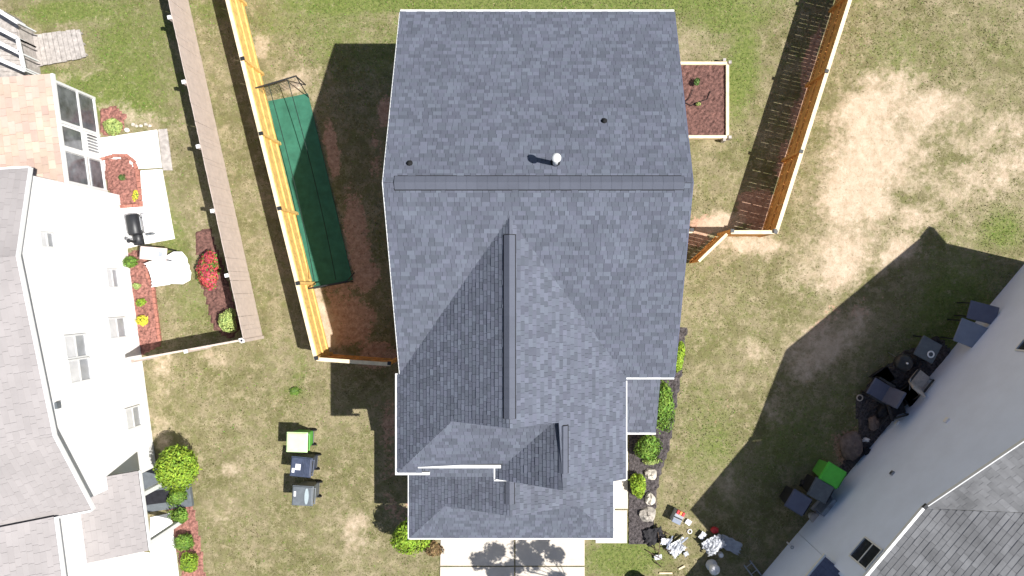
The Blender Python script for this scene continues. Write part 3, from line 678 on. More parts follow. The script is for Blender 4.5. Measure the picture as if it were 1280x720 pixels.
def shrub(name, label, cat, px, py, ztop, rx, ry, m, n=1700, size=.05, seed=0, group=None, core='leaf_dark', zc=None, extra=None):
    """px,py: where the shrub's middle height shows in the picture"""
    zc = ztop * .52 if zc is None else zc
    p = W(px, py, zc); e = thing(name, label, cat, (p.x, p.y, 0), 0, group); rz = ztop - zc
    mb = MB(); mb.blob((0, 0, zc), rx * .60, ry * .60, rz * .62, .10, seed=seed); mb.build('inner_twigs', core, e)
    mb = MB(); leaves(mb, (0, 0, zc), rx, ry, rz, n, size, seed)
    f = mb.build('foliage', m, e); f['kind'] = 'stuff'
    st = MB()
    for k in range(3):
        a = k * 2.1 + seed; st.tube((0, 0, 0), (math.cos(a) * rx * .3, math.sin(a) * ry * .3, zc), .025, .012, 5)
    st.build('stem', 'bark', e)
    if extra: extra(e, zc, rz)
    return e
shrub('round_tree', 'large round lime-green clipped shrub tree beside the white house front', 'tree', 221, 584, 2.2, .90, .86, 'leaf_lime', 4200, .06, 1, zc=1.35, core='leaf_green')
for i, (px, py, r_, l) in enumerate([(222, 621, .40, 'first low green shrub below the big round lime tree'), (225, 645, .38, 'second shrub in the red mulch row, below the first one'),
                                     (230, 678, .40, 'third shrub in the red mulch row, just above the bottom one'), (236, 705, .42, 'bottom shrub of the row in red mulch near the picture edge')]):
    shrub('low_shrub', l, 'shrub', px, py, .62, r_, r_ * .95, 'leaf_green' if i != 3 else 'leaf_lime', 1100, .045, 10 + i, 'low shrubs in a row in the red mulch strip')
shrub('green_bush', 'round light green bush beside the tan fence corner', 'bush', 283, 402, .8, .36, .50, 'leaf_pale', 1300, .05, 20)
def flowers(e, zc, rz):
    mb = MB(); leaves(mb, (0, 0, zc), .46, .84, rz * 1.1, 900, .055, 21, .8, -.1); f = mb.build('blossoms', 'petal_red', e); f['kind'] = 'stuff'
shrub('azalea', 'red flowering azalea bush beside the tan fence', 'bush', 261, 338, .85, .48, .84, 'leaf_green', 900, .05, 21, extra=flowers)
shrub('foundation_shrub', 'dark green shrub against the white wall next to the storage cart', 'shrub', 163, 327, .55, .26, .24, 'leaf_green', 600, .04, 22)
shrub('foundation_plant', 'pale green plant in red mulch, upper of two small ones by the white wall', 'plant', 171, 358, .3, .15, .15, 'leaf_pale', 260, .035, 23)
shrub('foundation_plant', 'yellowish green plant between the pale plant and the yellow one by the white wall', 'plant', 176, 378, .32, .20, .17, 'leaf_lime', 300, .035, 24)
shrub('yellow_plant', 'bright yellow plant in the red mulch by the white wall', 'plant', 178, 401, .35, .27, .22, 'leaf_yellow', 420, .045, 25)
shrub('sprawling_plant', 'yellow-green leafy plant in the small bed above the patio', 'plant', 141, 157, .5, .34, .36, 'leaf_pale', 900, .05, 26)
shrub('patio_plant', 'thin green plant at the lower right of the patio bed', 'plant', 170, 244, .3, .15, .25, 'leaf_yellow', 200, .035, 27)
shrub('patio_plant', 'small green tuft in the middle of the curved patio bed', 'plant', 152, 222, .3, .13, .13, 'leaf_dark', 160, .035, 28)
for i, (px, py, zt, rx, ry, m, l) in enumerate([(846, 448, 1.0, .32, .68, 'leaf_lime', 'uppermost yellow-green hedge shrub along the right house wall'), (829, 507, 1.1, .42, 1.05, 'leaf_green', 'long green hedge shrub beside the small side roof'),
        (809, 559, 1.0, .50, .58, 'leaf_green', 'round green shrub below the side roof gutter'), (799, 608, .6, .28, .56, 'leaf_lime', 'narrow bright green shrub beside the pale front path')]):
    shrub('hedge_shrub', l, 'shrub', px, py, zt, rx, ry, m, 2100, .055, 40 + i, core='leaf_green')
shrub('pale_plant', 'pale fringed plant at the foot of the round shrub by the upper garden stone', 'plant', 814, 577, .35, .34, .14, 'leaf_pale', 500, .045, 50)
shrub('corner_bush', 'bright lime bush at the left corner of the garage', 'bush', 512, 668, 2.1, .74, .70, 'leaf_lime', 3200, .06, 51, core='leaf_green', zc=1.3)
shrub('russet_bush', 'reddish brown low bush between the lime bush and the driveway', 'bush', 541, 687, .55, .34, .30, 'leaf_russet', 1000, .05, 52, core='leaf_russet')
shrub('potted_sprout', 'round grey-green plant in the upper part of the raised bed', 'plant', 871, 102, .5, .15, .15, 'leaf_dark', 320, .035, 53, zc=.38)
shrub('potted_sprout', 'tiny pale sprout below the round plant in the raised bed', 'plant', 873, 130, .42, .09, .08, 'leaf_pale', 120, .03, 54, zc=.3)
shrub('green_bush', 'small green plant behind the bright green cart against the grey-blue wall', 'plant', 1062, 612, .5, .2, .24, 'leaf_dark', 400, .045, 55)
shrub('lawn_weed', 'small round weed standing in the front lawn above the three carts', 'weed', 368, 489, .12, .2, .2, 'leaf_green', 260, .035, 56)
# street tree whose shade falls on the driveway (crown just outside the picture)
T = thing('street_tree', 'tree below the frame whose crown shades the pale driveway', 'tree', (W(775, 745).x, W(775, 745).y, 0))
tr = MB(); tr.tube((0, 0, 0), (.05, .1, 3.4), .11, .07); fo = MB()
def rp_(px, py, h): return W(px, py) - T.location + Vector((SUNV.x / SUNV.z * h, SUNV.y / SUNV.z * h, h))
for k, (px, py, h, r_) in enumerate([(600, 700, 5.4, .42), (618, 690, 5.9, .42), (622, 716, 5.2, .5), (652, 686, 6.3, .42), (676, 681, 6.5, .34), (664, 700, 5.8, .5), (694, 692, 5.5, .38), (640, 708, 6.1, .36), (640, 740, 5.4, .55), (670, 738, 5.6, .5), (610, 735, 5.7, .4), (696, 722, 5.9, .34)]):
    q = rp_(px, py, h); tr.tube((.05, .1, 3.2), q, .014, .008, 6); leaves(fo, q, r_ * 1.1, r_, .3, int(420 * r_ / .4), .09, 70 + k, .15, -1.)
tr.build('trunk', 'bark', T); f = fo.build('crown', 'leaf_green', T); f['kind'] = 'stuff'
# garden stones
for i, (px, py, rx, ry, l, m) in enumerate([(813, 592, .24, .20, 'pale garden stone beside the pale fringed plant', 'stone_pale'), (812, 623, .18, .24, 'middle pale garden stone in the dark mulch bed', 'stone_pale'), (809, 642, .30, .26, 'largest brownish garden stone, lowest in the dark mulch bed', 'stone')]):
    p = W(px, py); tag(MB().blob((0, 0, .05), rx, ry, .2, .22, 12, 60 + i).build('garden_stone', m), l, 'stone').location = (p.x, p.y, 0)
p = W(160, 163); o = MB().blob((0, 0, .07), .09, .08, .1, .1, 10, 66).build('garden_stone', 'plastic_white'); o.location = (p.x, p.y, 0); tag(o, 'small white stone at the upper edge of the patio', 'stone')
for i in range(5):
    q = W(186 - i * 5 + random.uniform(-2, 2), 158 - random.uniform(0, 4)); o = MB().blob((0, 0, .03), .07, .06, .07, .2, 8, 80 + i).build('edge_stone', 'stone_pale'); o.location = (q.x, q.y, 0)
    tag(o, 'small tan stone in the loose row along the upper patio edge', 'stone', 'small stones along the upper edge of the patio')
# ---------------------------------------------------------------- wheeled bins
def cart(label, px, py, rz, mlid, mbody, extra=None, group=None, hgt=1.08):
    p = W(px, py, hgt); e = thing('wheeled_bin', label, 'bin', (p.x, p.y, 0), rz, group)
    MB().frust(-.34, .30, -.30, .30, .06, hgt - .06, .80).build('body', mbody, e, bevel=.03)
    lid = MB(); lid.frust(-.38, .33, -.335, .335, hgt - .055, hgt - .02, 1.0).frust(-.35, .30, -.305, .305, hgt - .02, hgt + .02, 1.0)
    lo = lid.build('lid', mlid, e, bevel=.02)
    MB().box(.31, .37, -.27, -.24, hgt - .12, hgt - .06).box(.31, .37, .24, .27, hgt - .12, hgt - .06).tube((.37, -.27, hgt - .09), (.37, .27, hgt - .09), .018).build('handle', mbody, e)
    for s in (-1, 1):
        MB().lathe([(.10, -.025), (.115, -.02), (.115, .02), (.10, .025)], (0, 0, 0), 16, R=Matrix.Rotation(math.pi / 2, 4, 'X')).build('wheel', 'rubber', e, smooth=False).location = (.26, s * .25, .115)
    MB().tube((.26, -.25, .115), (.26, .25, .115), .015).build('axle', 'metal_dark', e)
    if extra: extra(lo, hgt)
    return e
def lid_blue(lo, h):
    for k in range(5): MB().box(.03 + k * .055, .05 + k * .055, -.27, .27, h + .021, h + .034).build('rib', 'blue_plastic', lo)
    MB().box(-.20, -.03, -.10, .10, h + .021, h + .025).build('sticker', 'label_white', lo); MB().box(-.31, -.22, -.20, -.05, h + .021, h + .025).build('sticker', 'label_white', lo)
    mb = MB()
    for k in range(5): mb.box(-.18, -.05, -.085 + k * .038, -.075 + k * .038, h + .026, h + .027)
    mb.build('sticker_print', 'blue_plastic', lo)
def lid_grey(lo, h):
    mb = MB(); mb.prism([(.12 + .07 * math.cos(t), .27 * math.sin(t)) for t in [k * math.pi / 10 for k in range(20)]], h + .019, h + .04); mb.build('grip', 'lens_grey', lo)
    MB().box(-.31, -.24, -.02, .15, h + .021, h + .025).build('sticker', 'label_white', lo)
def lid_lime(lo, h): MB().box(-.30, .24, -.26, .26, h + .0205, h + .028).build('lid_panel', 'lime_plastic', lo, bevel=.01)
G = 'wheeled bins standing in a row on the lawn'
cart('bin with pale lime-green lid, top of three on the lawn', 372, 553, -.03, 'lime_plastic', 'green_body', lid_lime, G)
cart('dark blue bin with white stickers on the lid, middle of three', 377, 584, -.1, 'blue_plastic', 'blue_plastic', lid_blue, G)
cart('dark grey bin with pale oval grip, bottom of three on the lawn', 379, 620, -.05, 'grey_plastic', 'grey_plastic', lid_grey, G)
RA = math.radians(49.9)
def lid_ribs(lo, h):
    MB().box(-.28, .22, -.24, .24, h + .0205, h + .030).build('lid_panel', 'green_plastic', lo, bevel=.01)
cart('bright green bin in the shade along the grey-blue wall', 1042, 595, -.55, 'green_plastic', 'green_body', lid_ribs)
cart('charcoal bin between the green bin and the black one in the shade', 1027, 614, -.5, 'grey_plastic', 'black_plastic')
cart('black bin farthest from the wall, beside the charcoal bin', 999, 629, -.55, 'box_slate', 'black_plastic')
# ---------------------------------------------------------------- right neighbour house
dR = Vector((.644, .765, 0)).normalized(); nR = Vector((-.765, .644, 0)).normalized(); OR = Vector((346.5 / 36, -291.7 / 36, 0))
def PR(s, o, z=0.): return OR + dR * s + nR * o + Vector((0, 0, z))
NR = thing('neighbour_house', 'grey-blue sided house with grey shingle roof in the lower right corner', 'house')
ze, sA, sB, s1, s2_, sp, zp = 5.5, -.89, 12.0, 2.3, 11.5, 6.07, 7.5
pr = (zp - ze) / (sp - s1); ov = .3; dep = 7.; pin = .5
mb = MB()
# gable wall outline with the cross gable, clapboard courses
wallpoly = [(sA + .3, 0), (sB - .3, 0), (sB - .3, ze - .1), (s2_, ze - .1), (sp, zp - .12), (s1, ze - .1), (sA + .3, ze - .1)]
courses(mb, PR(0, 0), dR, Vector((0, 0, 1)), nR, wallpoly, .115, None, .010, 0, 0)
n = len(wallpoly); f = [PR(u, -.001, v) for u, v in wallpoly] + [PR(u, -.2, v) for u, v in wallpoly]
mb.add(f, [tuple(range(n)), tuple(range(2 * n - 1, n - 1, -1))] + [(i, i + n, (i + 1) % n + n, (i + 1) % n) for i in range(n)])
mb.build('wall', 'siding_blue', NR)
for s in (sA + .3, sB - .3):
    a = PR(s, -.2); b2 = PR(s, -dep * 2 + .6); d = (b2 - a).normalized(); q = Vector((-d.y, d.x, 0)) * .1
    MB().prism([(a + q)[:2], (b2 + q)[:2], (b2 - q)[:2], (a - q)[:2]], 0, ze - .1).build('side_wall', 'siding_blue', NR)
roof = MB(); sh = MB()
zi = lambda o: ze + pin * (ov - o)
ovl = ov - (zp - ze) / pin
roof_plane(roof, sh, [PR(sA, ov, ze), PR(s1, ov, ze), PR(sp, ovl, zp), PR(sp, -dep, zi(-dep)), PR(sA, -dep, zi(-dep))], [PR(sA, ov, ze), PR(s1, ov, ze)], tab=.33, ex=.15, th=.017, lam=.006)
roof_plane(roof, sh, [PR(s2_, ov, ze), PR(sB, ov, ze), PR(sB, -dep, zi(-dep)), PR(sp, -dep, zi(-dep)), PR(sp, ovl, zp)], [PR(s2_, ov, ze), PR(sB, ov, ze)], tab=.33, ex=.15, th=.017, lam=.006)
roof_plane(roof, sh, [PR(s1, ov + .02, ze), PR(sp, ov + .02, zp), PR(sp, ovl, zp)], [PR(s1, ov, ze), PR(s1, ov - 1, ze)], tab=.33, ex=.15, th=.009, lam=.003)
roof_plane(roof, sh, [PR(s2_, ov + .02, ze), PR(sp, ov + .02, zp), PR(sp, ovl, zp)], [PR(s2_, ov, ze), PR(s2_, ov - 1, ze)], tab=.33, ex=.15, th=.009, lam=.003)
roof_plane(roof, sh, [PR(sA, -dep, zi(-dep)), PR(sB, -dep, zi(-dep)), PR(sB, -2 * dep, ze), PR(sA, -2 * dep, ze)], [PR(sA, -2 * dep, ze), PR(sB, -2 * dep, ze)], tab=.6, ex=.3)
rr = roof.build('roof', 'roof_deck', NR); ss = sh.build('shingles', 'shingle_grey', rr); ss['kind'] = 'stuff'
def beam(parent, name, m, a, b, w_, h_):
    d = b - a; mb = MB(); u = Vector((-d.y, d.x, 0)).normalized() * w_ / 2; z = Vector((0, 0, h_ / 2))
    vs = [a - u - z, a + u - z, a + u + z, a - u + z, b - u - z, b + u - z, b + u + z, b - u + z]
    return mb.add(vs, [(0, 1, 2, 3), (7, 6, 5, 4), (0, 4, 5, 1), (1, 5, 6, 2), (2, 6, 7, 3), (3, 7, 4, 0)]).build(name, m, parent)
beam(rr, 'gutter', 'white_trim', PR(sA, ov + .05, ze - .04), PR(s1, ov + .05, ze - .04), .08, .12)
beam(rr, 'rake_board', 'white_trim', PR(s1, ov + .03, ze - .04), PR(sp, ov + .03, zp - .05), .03, .13)
beam(rr, 'rake_board', 'white_trim', PR(s2_, ov + .03, ze - .04), PR(sp, ov + .03, zp - .05), .03, .13)
beam(rr, 'gutter', 'white_trim', PR(s2_, ov + .05, ze - .04), PR(sB, ov + .05, ze - .04), .08, .12)
beam(rr, 'rake_board', 'white_trim', PR(sB + .02, ov, ze - .05), PR(sB + .02, -dep, zi(-dep) - .05), .03, .16)
# dark piece that paints the shadow line at the gutter end
beam(rr, 'gutter_shadow_piece', 'metal_dark', PR(s1 - .02, ov + .05, ze), PR(s1 + .12, ov + .05, ze + .03), .1, .1)
# low wing
LW = MB(); ls = MB(); lz = 3.05; wy = -5.5
roof_plane(LW, ls, [PR(-.55, ov, lz), PR(wy, ov, lz), PR(wy, -.75, lz + .45), PR(-.55, -.75, lz + .45)], [PR(-.55, ov, lz), PR(wy, ov, lz)])
lr = LW.build('porch_roof', 'roof_deck', NR); k = ls.build('shingles', 'box_slate', lr); k['kind'] = 'stuff'
beam(lr, 'gutter', 'white_trim', PR(-.5, ov + .04, lz - .04), PR(wy, ov + .04, lz - .04), .06, .1)
beam(lr, 'rake_board', 'white_trim', PR(-.52, ov, lz + .0), PR(-.52, -.7, lz + .42), .03, .12)
a = [PR(sA + .28, 0), PR(wy + .3, 0), PR(wy + .3, -6), PR(sA + .28, -6)]
walls(NR, [(p.x, p.y) for p in a], 0, lz - .02, 'siding_blue')
def window(parent, P, s0, s1_, z0, z1, pane_m, frame_m='white_trim', split='z', o0=.0, pane2=None, ft=.05):
    e = bpy.data.objects.new('window', None); link(e, parent)
    def bar(sa, sb, za, zb, oa, ob, nm, m):
        mb = MB(); vs = [P(s, o, z) for z in (za, zb) for o in (oa, ob) for s in (sa, sb)]
        return mb.add(vs, [(0, 1, 3, 2), (4, 6, 7, 5), (0, 4, 5, 1), (2, 3, 7, 6), (0, 2, 6, 4), (1, 5, 7, 3)]).build(nm, m, e)
    bar(s0 - ft, s0, z0 - ft, z1 + ft, o0, o0 + .05, 'frame', frame_m); bar(s1_, s1_ + ft, z0 - ft, z1 + ft, o0, o0 + .05, 'frame', frame_m)
    bar(s0, s1_, z0 - ft, z0, o0, o0 + .065, 'sill', frame_m); bar(s0, s1_, z1, z1 + ft, o0, o0 + .05, 'frame', frame_m)
    zm = (z0 + z1) / 2
    bar(s0, s1_, zm - .025, zm + .025, o0, o0 + .042, 'sash_bar', frame_m)
    bar(s0, s1_, z0, zm - .025, o0, o0 + .022, 'pane', pane_m); bar(s0, s1_, zm + .025, z1, o0, o0 + .030, 'pane', pane2 or pane_m)
    return e
window(NR, PR, -.02, .66, 3.62, 4.7, 'glass_dark', o0=.012)
window(NR, PR, 8.05, 8.9, 3.3, 4.5, 'glass_dark', o0=.012)
def onR(px, py):
    rel = Vector((px - NX, py - NY)); c_ = .765 * rel.x + .644 * rel.y; t = 453 / c_; return ((.644 * rel.x - .765 * rel.y) * t / 36, 27 * (1 - t))
for px, py, sz, nm, m in ((1184, 526, .17, 'outlet_cover', 'plastic_white'), (1116, 592, .15, 'dryer_vent', 'sheet_grey'), (1122, 529, .16, 'meter_box', 'plastic_white')):
    s, z = onR(px, py); a = PR(s - sz / 2, .012, z - sz / 2)
    mb = MB(); vs = [PR(s + x * sz / 2, o, z + y * sz / 2) for y in (-1, 1) for o in (.005, .06) for x in (-1, 1)]
    ob = mb.add(vs, [(0, 1, 3, 2), (4, 6, 7, 5), (0, 4, 5, 1), (2, 3, 7, 6), (0, 2, 6, 4), (1, 5, 7, 3)]).build(nm, m, NR)
    if nm == 'dryer_vent':
        for k in range(3):
            vs = [PR(s + x * sz * .36, .07, z - .05 + k * .045 + y * .009) for y in (-1, 1) for x in (-1, 1)]; MB().add(vs, [(0, 1, 3, 2)]).build('louvre', 'metal_dark', ob)
# ---------------------------------------------------------------- clutter along the grey-blue wall
def storage_box(label, px, py, h, lx, ly, rz, m):
    p = W(px, py, h); e = thing('patio_table', label, 'table', (p.x, p.y, 0), rz)
    MB().box(-lx / 2, lx / 2, -ly / 2, ly / 2, h - .04, h).build('table_top', m, e, bevel=.02)
    MB().box(-lx / 2 + .06, lx / 2 - .06, -ly / 2 + .05, ly / 2 - .05, h - .10, h - .042).build('apron', 'metal_dark', e)
    for x in (-1, 1):
        for y in (-1, 1): MB().box(x * (lx / 2 - .09) - .02, x * (lx / 2 - .09) + .02, y * (ly / 2 - .08) - .02, y * (ly / 2 - .08) + .02, 0, h - .1).build('leg', 'metal_dark', e)
    return e
storage_box('larger light blue-grey flat table overlapping the grey-blue wall', 1214, 418, 1.0, .98, .82, -.38, 'box_blue_grey')
storage_box('darker slate flat table behind the larger light one by the wall', 1229, 391, .95, 1.0, .62, -.25, 'box_slate')
p = W(1160, 437, .75); e = thing('side_table', 'small dark square patio table with a ring on top', 'table', (p.x, p.y, 0), -.5)
MB().box(-.36, .36, -.36, .36, .70, .75).build('table_top', 'grey_plastic', e, bevel=.01)
for x in (-1, 1):
    for y in (-1, 1): MB().box(x * .31 - .02, x * .31 + .02, y * .31 - .02, y * .31 + .02, 0, .70).build('leg', 'metal_dark', e)
p = W(1164, 443, .8); o = MB().torus((0, 0, 0), .10, .028).build('ring', 'plastic_white'); o.location = (p.x, p.y, .78); tag(o, 'pale grey ring lying on the dark patio table', 'ring')
p = W(1133, 454, .95); e = thing('kettle_grill', 'round black kettle grill standing in the dark clutter by the wall', 'grill', (p.x, p.y, 0))
MB().lathe([(.06, .42), (.26, .55), (.30, .72)], n=20).build('bowl', 'metal_dark', e, smooth=True)
ld = MB().lathe([(.305, .72), (.30, .80), (.2, .92), (.05, .97)], n=20).build('lid', 'metal_dark', e, smooth=True)
MB().lathe([(.03, .97), (.035, 1.03), (.02, 1.05)], n=8).build('glint_knob', 'plastic_white', ld)  # white colour here paints the bright glint on the lid
for k in range(3): MB().tube((math.cos(k * 2.1) * .15, math.sin(k * 2.1) * .15, .5), (math.cos(k * 2.1) * .32, math.sin(k * 2.1) * .32, 0), .014).build('leg', 'metal_steel', e)
def lawn_chair(label, px, py, h, rz, m, mf='metal_dark', sc=1.):
    p = W(px, py, h); e = thing('patio_chair', label, 'chair', (p.x, p.y, 0), rz); e.scale = (sc,) * 3
    MB().box(-.28, .26, -.27, .27, .38, .45).build('seat', m, e, bevel=.03)
    MB().box(-.05, .04, -.27, .27, 0, .62, Matrix.Translation((-.27, 0, .42)) @ Matrix.Rotation(-.35, 4, 'Y')).build('backrest', m, e, bevel=.03)
    for x, y in ((-.24, -.25), (-.24, .25), (.24, -.25), (.24, .25)): MB().tube((x, y, 0), (x, y, .4), .018).build('leg', mf, e)
    for y in (-.3, .3): MB().box(-.3, .24, y - .03, y + .03, .6, .64).tube((.22, y, 0), (.22, y, .6), .016, n=6).build('armrest', mf, e)
    return e
lawn_chair('cream cushioned patio chair between the black grill and the wall', 1151, 474, .5, .9, 'fabric_cream')
lawn_chair('dark blue-grey patio chair farthest left in the clutter by the wall', 1098, 487, .5, 2.6, 'box_slate', sc=1.15)
lawn_chair('black patio chair in deep shade below the cream chair', 1122, 509, .5, .3, 'dark_soft')
p = W(1074, 497); o = MB().torus((0, 0, .05), .10, .022).build('wire_ring', 'fabric_cream'); o.location = (p.x, p.y, 0); tag(o, 'thin pale ring on the grass left of the blue-grey chair', 'ring')
p = W(1062, 556); o = MB().blob((0, 0, .14), .42, .50, .2, .12, 16, 90).build('mound', 'cushion_brown', smooth=True); o.location = (p.x, p.y, 0); tag(o, 'low brown rounded mound of soil above the green bin', 'mound')
p = W(1081, 549); o = MB().blob((0, 0, .1), .12, .08, .12, .35, 8, 91).build('crumpled_bag', 'plastic_white'); o.location = (p.x, p.y, 0); tag(o, 'small crumpled white bag beside the brown mound', 'bag')
p = W(1044, 641, .75); e = thing('air_conditioner', 'grey outdoor air conditioner unit against the wall below the green bin', 'air conditioner', (p.x, p.y, 0), RA)
MB().box(-.34, .34, -.32, .32, .05, .72).build('case', 'sheet_grey', e, bevel=.02)
for k in range(12): MB().box(-.35, .35, -.325, .325, .1 + k * .05, .115 + k * .05).build('louvre', 'box_blue_grey', e)
mb = MB()
for k in range(5): mb.torus((0, 0, .735), .06 + k * .055, .007, 20, 4)
mb.build('fan_grille', 'metal_steel', e); MB().lathe([(.05, .72), (.05, .75)], n=12).build('hub', 'metal_dark', e); MB().box(-.42, .42, -.4, .4, 0, .05).build('pad', 'concrete', e)
p = W(1019, 648, .35); e = thing('bucket', 'white round lidded bucket at the wall corner near the bins', 'bucket', (p.x, p.y, 0))
MB().lathe([(.13, 0), (.155, .33)], n=18).build('pail', 'plastic_white', e, smooth=True); MB().lathe([(.165, .32), (.165, .36), (.13, .365)], n=18).build('lid', 'fabric_cream', e)
MB().torus((0, 0, .30), .17, .008).build('handle', 'metal_steel', e)
p = W(1046, 655, .5); e = thing('meter_pedestal', 'small pale utility box on the wall between the air conditioner and the window', 'utility box', (p.x, p.y, 0), RA)
MB().box(-.12, .12, -.08, .08, 0, .5).build('case', 'sheet_grey', e); MB().box(-.10, .10, -.06, .06, .5, .53).build('cover', 'fabric_cream', e)
p = W(990, 684, .5); e = thing('hose_bib', 'small white tap standpipe at the foot of the wall near the bottom', 'tap', (p.x, p.y, 0), RA)
MB().tube((0, 0, 0), (0, 0, .5), .03).build('pipe', 'plastic_white', e); MB().tube((0, 0, .45), (0, .14, .45), .03).build('spout', 'plastic_white', e); MB().torus((0, 0, .52), .05, .012, 10).build('wheel', 'sheet_grey', e)
for (px, py, h, sx, sy_, m, l) in ((1105, 472, .35, .3, .25, 'black_plastic', 'small black crate between the grill and the blue-grey chair'), (1138, 494, .4, .22, .3, 'black_plastic', 'black crate between the cream and the black chair')):
    p = W(px, py, h); e = thing('crate', l, 'crate', (p.x, p.y, 0), .6); MB().frust(-sx, sx, -sy_, sy_, 0, h, .85).build('body', m, e); MB().box(-sx - .02, sx + .02, -sy_ - .02, sy_ + .02, h - .05, h).build('rim', 'dark_soft', e)
p = W(1131, 521, .2); o = MB().lathe([(.1, -.35), (.12, -.3), (.12, .3), (.1, .35)], (0, 0, .12), 12, R=Matrix.Rotation(math.pi / 2, 4, 'Y')).build('rolled_mat', 'dark_soft'); o.location = (p.x, p.y, 0); o.rotation_euler.z = .8; tag(o, 'rolled black mat lying against the foot of the grey-blue wall', 'mat')
p = W(941, 713); e = thing('ladder', 'short grey ladder end lying on dark grass at the bottom edge', 'ladder', (p.x, p.y, 0), math.radians(-52))
for y in (-.13, .13): MB().box(-.35, 1.6, y - .02, y + .02, .02, .08).build('rail', 'sheet_grey', e)
for k in range(6): MB().tube((-.25 + k * .3, -.13, .05), (-.25 + k * .3, .13, .05), .013).build('rung', 'metal_steel', e)
for (px, py, h, rx, ry, rz, m, l) in ((1112, 487, .35, .30, .24, .3, 'black_plastic', 'bulging black bag between the blue-grey chair and the cream chair'),
        (1144, 452, .4, .26, .22, .9, 'dark_soft', 'soft dark bag in the shade just right of the black kettle grill'), (1108, 512, .3, .34, .2, .8, 'black_plastic', 'low black bag at the bottom of the dark clutter'),
        (1094, 530, .22, .2, .26, .2, 'cushion_brown', 'brown sack between the dark clutter and the brown mound'), (1172, 428, .3, .16, .2, .4, 'dark_soft', 'small dark bag between the square table and the larger flat table'),
        (1086, 566, .2, .14, .2, .7, 'dark_soft', 'dark bag at the foot of the wall right of the brown mound'), (1008, 606, .25, .2, .14, .2, 'black_plastic', 'small black bag above the black bin')):
    p = W(px, py, h); o = MB().blob((0, 0, h * .45), rx, ry, h * .6, .28, 16, int(px), True).build('bag', m, smooth=True); o.location = (p.x, p.y, .02); o.rotation_euler.z = rz; tag(o, l, 'bag')
for (x0, y0, x1, y1, h0, h1, l) in ((1118, 514, 1146, 486, .1, .6, 'long dark pole leaning along the foot of the grey-blue wall'), (1090, 545, 1104, 518, .05, .4, 'short dark pole between the brown mound and the clutter'), (1126, 470, 1134, 500, .7, .1, 'thin pale pole lying across the cream chair')):
    tag(MB().tube(W(x0, y0) + Vector((0, 0, h0)), W(x1, y1) + Vector((0, 0, h1)), .02).build('pole', 'sheet_grey' if 'pale' in l else 'metal_dark'), l, 'pole')
bumpy('wall_bed', [(1178, 425), (1195, 445), (1150, 498), (1100, 560), (1062, 615), (1040, 600), (1075, 545), (1070, 500), (1095, 470), (1130, 440)], .005, .04, 'mulch_dark', kind='structure', seed=9)
# ---------------------------------------------------------------- left neighbour house
nL = Vector((.9915, .13, 0)).normalized(); dL = Vector((.13, -.9915, 0)).normalized(); cL = -495.5 / 36
def PL(s, o, z=0.): return nL * (cL + o) + dL * s + Vector((0, 0, z))
def onL(px, py, o=0.):
    rx, ry = px - NX, py - NY; c_ = .9915 * rx - .13 * ry; t = (cL + o) * 36 / c_; return ((.13 * rx + .9915 * ry) * t / 36, 27 * (1 - t))
NL = thing('neighbour_house', 'white sided house with taupe shingle roof along the left edge', 'house')
E = [(-5.1, 5.35), (-2.58, 6.38), (2.34, 5.83), (4.75, 4.5)]
mb = MB(); wp = [(-5.0, 0), (4.5, 0), (4.5, 4.5), (2.34, 5.72), (-2.58, 6.28), (-5.0, 5.35)]
courses(mb, PL(0, 0), dL, Vector((0, 0, 1)), nL, wp, .115, None, .012, 0, 0)
n = len(wp); f = [PL(u, -.001, v) for u, v in wp] + [PL(u, -.2, v) for u, v in wp]
mb.add(f, [tuple(range(n)), tuple(range(2 * n - 1, n - 1, -1))] + [(i, i + n, (i + 1) % n + n, (i + 1) % n) for i in range(n)]); mb.build('wall', 'siding_white', NL)
a = [PL(4.48, -.05), PL(4.48, -.8), PL(11, -.8), PL(11, -7), PL(4.3, -7), PL(4.3, -.05)]
walls(NL, [(p.x, p.y) for p in [PL(4.3, -.8), PL(11, -.8), PL(11, -7), PL(4.3, -7)]], 0, 4.9, 'siding_white')
walls(NL, [(p.x, p.y) for p in [PL(4.28, -.22), PL(4.49, -.22), PL(4.49, -.78), PL(4.28, -.78)]], 0, 4.5, 'siding_white')
roof = MB(); sh = MB(); pi = .38; D = 5.
for (sa, za), (sb, zb) in zip(E, E[1:]):
    roof_plane(roof, sh, [PL(sa, .3, za), PL(sb, .3, zb), PL(sb, .3 - D, zb + pi * D), PL(sa, .3 - D, za + pi * D)], [PL(sa, .3, za), PL(sb, .3, zb)], tab=.33, ex=.15, th=.009, lam=.003)
roof_plane(roof, sh, [PL(4.7, -.5, 5.0), PL(11.3, -.5, 5.0), PL(11.3, -.5 - D, 5 + pi * D), PL(4.7, -.5 - D, 5 + pi * D)], [PL(4.7, -.5, 5.0), PL(11.3, -.5, 5.)], tab=.33, ex=.15, th=.009, lam=.003)
# step wall between the two roof levels
rl = roof.build('roof', 'roof_deck', NL); k = sh.build('shingles', 'shingle_taupe', rl); k['kind'] = 'stuff'
for (sa, za), (sb, zb) in zip(E, E[1:]): beam(rl, 'gutter', 'white_trim', PL(sa, .33, za - .05), PL(sb, .33, zb - .05), .06, .12)
beam(rl, 'gutter', 'white_trim', PL(4.72, -.46, 4.95), PL(11.3, -.46, 4.95), .06, .12)
beam(rl, 'rake_board', 'white_trim', PL(4.77, .3, 4.5), PL(4.77, -.5, 4.8), .05, .14); beam(rl, 'rake_board', 'white_trim', PL(-5.12, .3, 5.3), PL(-5.12, -3, 6.55), .05, .14)
